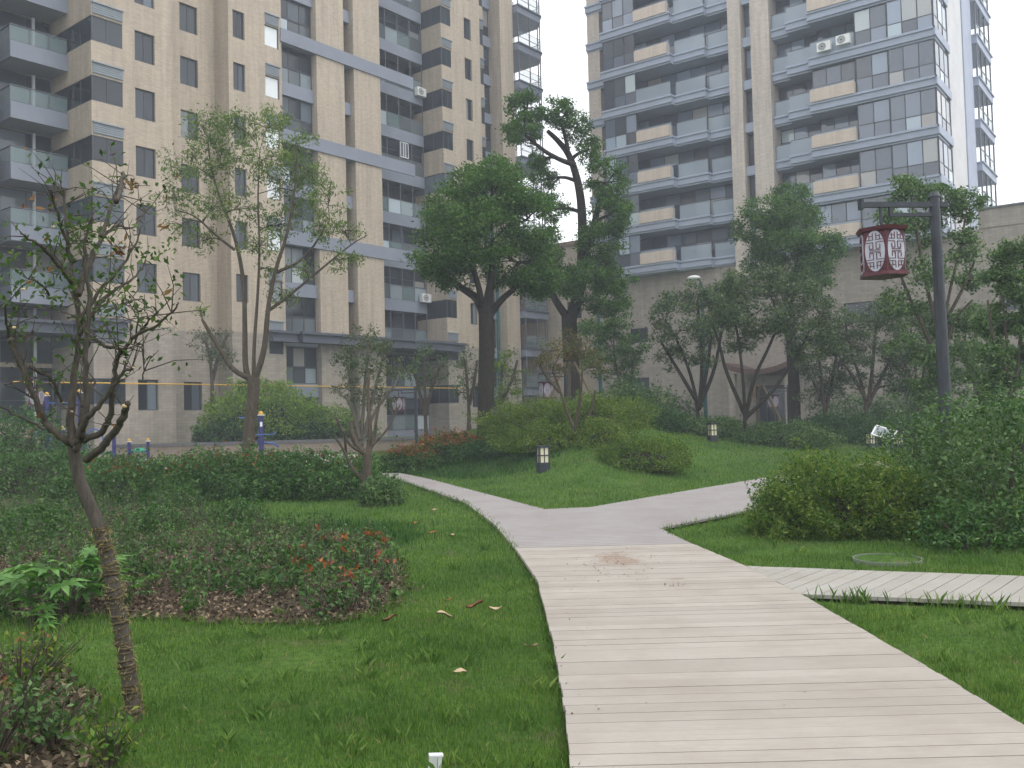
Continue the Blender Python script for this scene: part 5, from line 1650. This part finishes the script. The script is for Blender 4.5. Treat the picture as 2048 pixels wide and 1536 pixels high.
# tufts along the board edges
tx, ty, th = [], [], []
for i in range(900):
    if i % 3 == 0:
        q = random.uniform(3.8, y_end)
        tx.append(left_x(q) - abs(random.gauss(0, 0.03)) - 0.012)
        ty.append(q)
        th.append(random.uniform(0.03, 0.075))
    elif i % 3 == 1:
        q = random.uniform(3.8, s_bot[0].y)
        tx.append(right_x(q) + abs(random.gauss(0, 0.05)) + 0.012)
        ty.append(q)
        th.append(random.uniform(0.03, 0.09))
    else:
        s = random.random() ** 1.8
        s = random.choice((s, 0.15 + 0.1 * random.random(), 0.5 + 0.3 * random.random()))
        p = s_bot[0].lerp(s_bot[1], s * 1.1)
        tx.append(p.x + 0.05)
        ty.append(p.y - abs(random.gauss(0, 0.05)) - 0.012)
        th.append(random.uniform(0.05, 0.17) * (1 if random.random() < 0.5 else 0.5))
for (pa, pb) in zip(gpoly, gpoly[1:] + gpoly[:1]):
    ln_ = math.hypot(pb[0] - pa[0], pb[1] - pa[1])
    if pa[1] > 24 or min(pa[1], pb[1]) < y_end + 0.02 and abs(pa[1] - pb[1]) < 0.02:
        continue
    for i in range(int(ln_ * 60)):
        q = random.random()
        tx.append(pa[0] + (pb[0] - pa[0]) * q + random.gauss(0, 0.035))
        ty.append(pa[1] + (pb[1] - pa[1]) * q + random.gauss(0, 0.035))
        th.append(random.uniform(0.07, 0.13))
for poly_ in (bed, bed2):
    for (pa, pb) in zip(poly_, poly_[1:] + poly_[:1]):
        if max(pa[1], pb[1]) > 11 or min(pa[1], pb[1]) < 3.2:
            continue
        for i in range(int(math.hypot(pb[0] - pa[0], pb[1] - pa[1]) * 420)):
            q = random.random()
            tx.append(pa[0] + (pb[0] - pa[0]) * q + random.gauss(0, 0.05))
            ty.append(pa[1] + (pb[1] - pa[1]) * q + random.gauss(-0.02, 0.06))
            th.append(random.uniform(0.035, 0.085))
tx, ty, th = np.array(tx), np.array(ty), np.array(th)
tag(blades('edge_grass', tx, ty, th, np.where(ty > y_end, 0.01, 0.0042), LF['grass'], 0.55), 'tall grass tufts along the edges of the boards', 'grass', kind='stuff')
x, y = lawn_points(3500, 3.2, 12.0)
tag(blades('dry_grass', x, y, rng.uniform(0.025, 0.045, len(x)), np.full(len(x), 0.003), LF['straw'], 1.0), 'dry straw blades scattered through the lawn', 'grass', kind='stuff')

cr = []
for (u, v, su, sv, n) in ((1240, 1132, 50, 18, 190), (1345, 1172, 16, 3, 30), (1400, 1300, 260, 130, 14), (1150, 1300, 30, 120, 24)):
    for i in range(n):
        q_ = G(random.gauss(u, su), random.gauss(v, sv), ZB)
        if left_x(q_.y) < q_.x < right_x(q_.y) and q_.y < y_end:
            cr.append((q_.x, q_.y, ZB + 0.006))
tag(link('soil_crumbs', leaf_mesh('soil_crumbs', cr, 0.012, LF['brown'], 0.7, 2.0, 0.0, 0.7)), 'crumbs of soil and leaf scattered over the boards', 'dirt', kind='stuff')
# ------------------------------------------------------------------ fallen leaves and small things on the lawn
def dead_leaf(label, u, v, size, rot, mat, seed):
    rnd = random.Random(seed)
    g_ = G(u, v, 0.05)
    mb = MB()
    n = 7
    for i in range(n + 1):
        s = i / n
        wv = math.sin(math.pi * min(1, s * 1.08)) ** 0.8 * 0.26 + 0.004
        x0 = (s - 0.5) * 1.0
        zc = 0.10 * math.sin(s * 5 + seed) + 0.05
        mb.v += [(x0, -wv, zc + 0.12 + 0.05 * rnd.random()), (x0, 0, zc), (x0, wv, zc + 0.10 + 0.06 * rnd.random())]
    for i in range(n):
        a = i * 3
        mb.f += [(a, a + 1, a + 4, a + 3), (a + 1, a + 2, a + 5, a + 4)]
    mb.v = [(p[0] * size, p[1] * size, p[2] * size) for p in mb.v]
    o = mb.build('fallen_leaf', mat, None, True, loc=(g_.x, g_.y, 0.045))
    o.rotation_euler = (rnd.uniform(-.2, .2), rnd.uniform(-.2, .2), rot)
    return tag(o, label, 'leaf', 'fallen leaves on the lawn')
M['leaf_tan'] = mottled('leaf_tan', (0.42, 0.32, 0.20), 0.25, 40, 0.8)
M['leaf_brown'] = mottled('leaf_brown', (0.17, 0.075, 0.035), 0.35, 40, 0.8)
M['leaf_orange'] = mottled('leaf_orange', (0.40, 0.16, 0.05), 0.25, 40, 0.8)
dl = [('pale tan curled leaf on the lawn near the brown one', 888, 1232, 0.14, 0.4, 'leaf_tan'), ('long dark brown leaf on the lawn left of the boards', 950, 1212, 0.15, 2.9, 'leaf_brown'),
      ('pale leaf touching the dark brown one', 990, 1218, 0.11, 0.2, 'leaf_tan'), ('pale slim leaf at the lawn bend near the path', 866, 1021, 0.16, 0.9, 'leaf_tan'),
      ('orange leaf on the lawn below the pale slim leaf', 866, 1066, 0.13, 0.2, 'leaf_orange'), ('small orange leaf beside the bed corner grass', 832, 1046, 0.10, 1.2, 'leaf_orange'),
      ('tan leaf between orange leaf and boards', 902, 1072, 0.12, 2.5, 'leaf_tan'), ('small pale leaf halfway to the boards', 877, 1156, 0.05, 1.5, 'leaf_tan'), ('tan leaf on the lawn close to the board edge', 1063, 1292, 0.09, 0.2, 'leaf_tan'),
      ('yellow-brown leaf above the dark brown leaf', 898, 1199, 0.07, 0.3, 'leaf_orange'), ('dull brown leaf in mid lawn near the bed tip', 780, 1238, 0.12, 0.3, 'leaf_brown'), ('tan leaf low in the lawn, right of centre', 920, 1345, 0.09, 0.3, 'leaf_tan')]
for i, (lab, u, v, sz, rot, m_) in enumerate(dl):
    dead_leaf(lab, u, v, sz, rot, M[m_], i)
g_ = G(868, 1545)
stk = empty('garden_stake', (g_.x, g_.y, 0), 'white plastic garden stake cut off by the bottom edge', 'stake')
MB().box(-0.028, 0.028, -0.006, 0.006, -0.05, 0.075).build('blade', M['ac'], stk)
MB().box(-0.031, 0.031, -0.012, 0.012, 0.0755, 0.085).build('cap', M['white_frame'], stk)
stk.rotation_euler = (0.15, 0.1, 0.3)
# round access cover in the grass
g_ = G(1775, 1124)
cv = empty('access_cover', (g_.x, g_.y, 0.0), 'round access cover ring sunk in the grass above the side walkway', 'manhole cover')
rg = MB()
for i in range(32):
    a0, a1 = 2 * math.pi * i / 32, 2 * math.pi * (i + 1) / 32
    k = len(rg.v)
    for a in (a0, a1):
        c_, s_ = math.cos(a), math.sin(a)
        rg.v += [(0.322 * c_, 0.322 * s_, 0.0), (0.335 * c_, 0.335 * s_, 0.0), (0.335 * c_, 0.335 * s_, 0.042), (0.322 * c_, 0.322 * s_, 0.042)]
    rg.f += [(k + 3, k + 2, k + 6, k + 7), (k + 1, k + 5, k + 6, k + 2), (k, k + 3, k + 7, k + 4)]
rg.build('rim', M['concrete'], cv)
MB().prism([(0.295 * math.cos(2 * math.pi * i / 24), 0.295 * math.sin(2 * math.pi * i / 24)) for i in range(24)], 0.0, 0.035).build('lid', M['lawn'], cv)

# ------------------------------------------------------------------ lantern lamp posts
def lantern_lamp(label, base, height, arm, rz, postmat):
    root = empty('lantern_post', base, label, 'street lamp', 'lantern lamp posts in the garden', rz)
    MB().tube([(0, 0, -0.1), (0, 0, 0.5), (0, 0, 0.52), (0, 0, height * 0.6), (0, 0, height + 0.05)], [0.108, 0.105, 0.09, 0.078, 0.064], 14).build('pole', M[postmat], root, False)
    MB().tube([(0, 0, height + 0.05), (0, 0, height + 0.12)], [0.08, 0.05], 12).build('pole_cap', M[postmat], root)
    a = MB()
    a.box(-arm - 0.26, 0.18, -0.035, 0.035, height - 0.09, height - 0.02)
    a.box(-arm * 0.85, -0.05, -0.025, 0.025, height - 0.22, height - 0.17)
    a.box(-arm * 0.85, -arm * 0.85 + 0.05, -0.025, 0.025, height - 0.17, height - 0.09)
    a.box(-arm - 0.3, -arm - 0.26, -0.05, 0.05, height - 0.12, height + 0.02)
    a.build('arm', M[postmat], root)
    MB().tube([(-arm, 0, height - 0.09), (-arm, 0, height - 0.39)], 0.022, 8).build('hanger', M[postmat], root)
    zt, zl = height - 0.39, height - 0.39 - 0.65
    lan = empty('lantern', (-arm, 0, 0))
    lan.parent = root
    # hexagonal bulging body frame
    bd_ = MB()
    levels = [(zt, 0.36), (zt - 0.05, 0.335), (zt - 0.0505, 0.29), (zt - 0.35, 0.305), (zl + 0.05, 0.285), (zl + 0.049, 0.325), (zl, 0.33)]
    ang0 = R(9)
    for (z, r) in levels:
        for i in range(6):
            bd_.v.append((r * math.cos(ang0 + i * math.pi / 3), r * math.sin(ang0 + i * math.pi / 3), z))
    for l in range(len(levels) - 1):
        for i in range(6):
            j = (i + 1) % 6
            bd_.f.append((l * 6 + i, (l + 1) * 6 + i, (l + 1) * 6 + j, l * 6 + j))
    bd_.f.append(tuple(range(5, -1, -1)))
    bd_.f.append(tuple(len(bd_.v) - 6 + i for i in range(6)))
    bd_.build('frame', M['red_lacquer'], lan)
    for i in range(6):
        am = ang0 + (i + 0.5) * math.pi / 3
        ap = 0.305 * math.cos(math.pi / 6)
        zc_ = (zt + zl) / 2
        pn = MB()
        pn.v = [(0.132 * math.cos(2 * math.pi * k / 28), -0.006, 0.275 * math.sin(2 * math.pi * k / 28)) for k in range(28)]
        pn.v += [(x_, 0.02, z_) for x_, _, z_ in pn.v]
        pn.f = [tuple(range(28))] + [(k, (k + 1) % 28, 28 + (k + 1) % 28, 28 + k) for k in range(28)]
        po = pn.build('panel', M['lantern_white'], lan, loc=(ap * math.cos(am), ap * math.sin(am), zc_))
        po.rotation_euler = (0, 0, am + math.pi / 2)
        lt = MB()
        def bar(x0, x1, z0, z1):
            t_ = 0.0036
            xa, xb = min(x0, x1) - t_, max(x0, x1) + t_
            za, zb_ = min(z0, z1) - t_, max(z0, z1) + t_
            lt.box(xa, xb, -0.014, -0.0065, za, zb_)
        for sz in (-1, 1):
            for sx in (-1, 1):
                bar(sx * 0.022, sx * 0.022, sz * 0.03, sz * 0.115)
                bar(sx * 0.022, sx * 0.07, sz * 0.03, sz * 0.03)
                bar(sx * 0.07, sx * 0.07, sz * 0.03, sz * 0.085)
                bar(sx * 0.022, sx * 0.118, sz * 0.115, sz * 0.115)
                bar(sx * 0.022, sx * 0.11, sz * 0.15, sz * 0.15)
                bar(sx * 0.022, sx * 0.022, sz * 0.15, sz * 0.235)
                bar(sx * 0.07, sx * 0.07, sz * 0.15, sz * 0.215)
                bar(sx * 0.022, sx * 0.075, sz * 0.2, sz * 0.2)
            bar(-0.07, 0.07, sz * 0.012, sz * 0.012)
        lt.build('lattice', M['lattice'], po)
    return root
b = G(1903, 1045)
lamp = lantern_lamp('dark lamp post with hanging red and white lantern on the right', (b.x, b.y, 0), EYE + (818 - 400) / F * b.y + 0.0, 0.80, R(8), 'post')
lamp.rotation_euler = (0, R(-0.6), R(8))
def lamp_copy(label, u, d, zoff, rz, mat=None):
    c = copy_tree(lamp)
    p = P(u, 840, d)
    c.location = (p.x, p.y, Hs(p.x, p.y) - zoff)
    c.rotation_euler = (0, 0, rz)
    c['label'] = label
    return c
lamp_copy('far lantern post seen through the pruned tree at the left', 118, 33, 0.9, R(10))
lamp_copy('far lantern post half hidden behind the maple and the tall camphor', 1136, 36, 2.4, R(-5))
lamp_copy('far lantern post beside the porch of the tower', 1578, 47, 1.7, R(5))
lamp_copy('far lantern post before the dark ground floor windows', 832, 44, 1.6, R(5))
def plain_post(label, u, d, h):
    p = P(u, 840, d)
    z = Hs(p.x, p.y)
    root = empty('lamp_post', (p.x, p.y, z), label, 'street lamp', 'teal lamp posts')
    MB().tube([(0, 0, -0.1), (0, 0, 0.7), (0, 0, 0.72), (0, 0, h)], [0.13, 0.12, 0.1, 0.075], 10).build('pole', M['teal_post'], root)
    MB().tube([(0, 0, h), (-0.08, 0, h + 0.2), (-0.25, 0, h + 0.3)], 0.035, 8).build('arm', M['teal_post'], root, True)
    MB().ball((-0.35, 0, h + 0.3), 0.32, 12, 6, 0.4).build('lamp_head', M['ac'], root, True)
plain_post('teal lamp post right of the tall camphor trunk', 1203, 45, 8.9)
plain_post('teal lamp post just right of the round camphor trunk', 1001, 46, 8.6)
plain_post('teal lamp post among the stems left of the porch', 1412, 44, 7.6)

# ------------------------------------------------------------------ bollard lights
def bollard(label, u, v, d, hpx):
    p = P(u, v, d)
    z = Hs(p.x, p.y)
    root = empty('bollard_light', (p.x, p.y, z), label, 'bollard light', 'square bollard lights on the lawn', R(18))
    h, r = 0.62, 0.115
    MB().box(-r - 0.015, r + 0.015, -r - 0.015, r + 0.015, -0.05, 0.19).build('base', M['post'], root)
    MB().box(-r + 0.012, r - 0.012, -r + 0.012, r - 0.012, 0.191, h - 0.05).build('diffuser', M['cream'], root)
    f = MB()
    for sx in (-1, 1):
        for sy in (-1, 1):
            f.box(sx * r - 0.014, sx * r + 0.014, sy * r - 0.014, sy * r + 0.014, 0.1905, h - 0.05)
    for zz in (0.191, 0.375):
        f.box(-r + 0.015, r - 0.015, -r - 0.006, -r + 0.01, zz, zz + 0.028).box(-r + 0.015, r - 0.015, r - 0.01, r + 0.006, zz, zz + 0.028)
        f.box(-r - 0.006, -r + 0.01, -r + 0.015, r - 0.015, zz, zz + 0.028).box(r - 0.01, r + 0.006, -r + 0.015, r - 0.015, zz, zz + 0.028)
    for s_ in (-1, 1):
        f.box(-0.011, 0.011, s_ * r - 0.008, s_ * r + 0.008, 0.22, h - 0.052).box(s_ * r - 0.008, s_ * r + 0.008, -0.011, 0.011, 0.22, h - 0.052)
    f.build('cage', M['post'], root)
    MB().box(-r - 0.02, r + 0.02, -r - 0.02, r + 0.02, h - 0.049, h).build('cap', M['post'], root)
    return root
bollard('nearest square bollard light on the lawn point', 1087, 960, 22.2, 55)
bollard('square bollard light before the clipped hedge', 1426, 905, 30.5, 33)
bollard('far square bollard light beside the slanted sign', 1741, 875, 34, 30)
bollard('square bollard light half hidden right of the sign', 1797, 875, 34.5, 30)
# slanted sign board
p = P(1768, 860, 33)
sg_ = empty('plant_sign', (p.x, p.y, Hs(p.x, p.y)), 'small slanted white sign board on posts beside the far bollards', 'sign', rz=R(-30))
for x in (-0.25, 0.25):
    MB().tube([(x, 0, -0.05), (x, 0, 0.62)], 0.025, 8).build('post', M['rail_frame'], sg_)
brd = MB().box(-0.38, 0.38, -0.3, 0.3, -0.015, 0.015).build('board', M['ac'], sg_, loc=(0, 0, 0.7))
brd.rotation_euler = (R(35), R(18), 0)
MB().box(-0.32, 0.32, -0.24, 0.24, 0.0155, 0.018).build('print', M['louvre'], brd)

# ------------------------------------------------------------------ blue fitness equipment on the plaza
def gym(label, u, d, kind):
    p = P(u, 860, d)
    root = empty('fitness_machine', (p.x, p.y, 0.05), label, 'fitness equipment', 'blue fitness equipment on the plaza', R(20))
    def post(x, h, r=0.085):
        o = MB().tube([(x, 0, 0), (x, 0, h)], r, 12).build('post', M['blue'], root)
        MB().ball((x, 0, h + 0.06), r * 1.0, 12, 8).build('ball_cap', M['ball'], o, True)
        MB().tube([(x, 0, h - 0.02), (x, 0, h + 0.01)], r * 1.5, 12).build('collar', M['ac'], o)
    if kind == 'twister':
        post(0, 1.95, 0.11)
        MB().tube([(-0.9, 0, 1.85), (-0.1, 0, 1.8)], 0.03, 8).build('upper_bar', M['gym_blue2'], root)
        MB().tube([(-0.75, -0.1, 1.2), (-0.6, -0.1, 1.1), (0.5, -0.1, 1.1), (0.62, -0.1, 1.2)], 0.025, 8).build('handle', M['gym_blue2'], root, True)
        MB().tube([(0.0, 0, 0.75), (0.5, 0, 0.72), (0.75, 0, 0.55)], 0.04, 8).build('lever', M['gym_blue2'], root, True)
        MB().tube([(-0.02, 0, 0.72), (-0.02, 0, 0.9)], 0.15, 12).build('bearing', M['blue'], root)
        MB().box(-0.05, 0.05, -0.13, -0.11, 1.45, 1.65).build('plate', M['ac'], root)
        MB().tube([(0.42, -0.2, 0), (0.42, -0.2, 0.4)], 0.06, 8).build('step_post', M['black'], root)
    elif kind == 'bars':
        post(-0.6, 2.9)
        post(0.6, 3.0)
        MB().tube([(-0.6, 0, 2.6), (0.6, 0, 2.6)], 0.03, 8).build('cross_bar', M['gym_blue2'], root)
    elif kind == 'rider':
        post(0, 1.55, 0.08)
        pts = [(-0.75 + 0.32 * math.cos(a), 0, 1.1 + 0.42 * math.sin(a)) for a in np.linspace(0, math.pi, 10)]
        MB().tube([(pts[0][0], 0, 0.5)] + pts + [(pts[-1][0], 0, 0.5)], 0.035, 8).build('hoop', M['gym_blue2'], root, True)
        MB().tube([(0, 0, 0.5), (-1.1, 0, 0.5)], 0.04, 8).build('frame_bar', M['blue'], root)
    else:
        for x in (-0.38, 0.38):
            post(x, 0.95, 0.07)
        MB().tube([(-0.38, 0, 0.5), (0.38, 0, 0.5)], 0.05, 8).build('axle', M['blue'], root)
        MB().ball((0, 0, 0.55), 0.3, 12, 8, 0.4).build('seat', M['gym_green'], root, True)
gym('blue waist-twister post with yellow ball cap beside the airy tree', 522, 40, 'twister')
gym('tall twin-post blue pull-up frame at the left behind the pruned tree', 127, 37, 'bars')
gym('blue hoop-handled machine with yellow ball cap near the block wall', 228, 39, 'rider')
gym('low twin-post blue machine with green seat before the wall', 277, 40, 'low')
gym('lone blue hooped machine partly behind the pruned tree fork', 125, 39, 'rider')

# tree stakes by the porch osmanthus and the mound
def stakes(label, u, d, top, feet):
    p = P(u, 840, d)
    z = Hs(p.x, p.y)
    root = empty('tree_stakes', (p.x, p.y, z), label, 'tree stakes', 'wooden tree stakes')
    for fx, fy in feet:
        MB().tube([(fx, fy, -0.1), (fx * 0.12, fy * 0.12, top)], 0.045, 6).build('stake', M['stake'], root)
    MB().tube([(0.13, 0, top - 0.12), (0, 0.13, top - 0.1), (-0.13, 0, top - 0.12), (0, -0.13, top - 0.1), (0.13, 0, top - 0.12)], 0.02, 5).build('tie', M['rope'], root)
stakes('wooden tripod stakes propping the tall camphor trunk', 1143, 35, 2.3, [(-1.3, -0.4), (1.3, -0.3), (0.0, 1.2)])
stakes('wooden tripod stakes near the porch osmanthus', 1520, 35, 2.1, [(-1.0, -0.3), (1.1, -0.3), (0.1, 1.0)])

# ------------------------------------------------------------------ haze
hz = MB().box(-88, 88, -46, 142, -1.5, 47).build('haze', None)
m = bpy.data.materials.new('haze')
m.use_nodes = True
t = m.node_tree
t.nodes.clear()
mo = t.nodes.new('ShaderNodeOutputMaterial')
pv = t.nodes.new('ShaderNodeVolumePrincipled')
pv.inputs['Color'].default_value = (0.84, 0.90, 1.0, 1)
pv.inputs['Density'].default_value = 0.0018
pv.inputs['Anisotropy'].default_value = 0.0
t.links.new(pv.outputs[0], mo.inputs['Volume'])
hz.data.materials.append(m)
tag(hz, 'pale grey-blue haze over the whole garden', 'haze', kind='stuff')
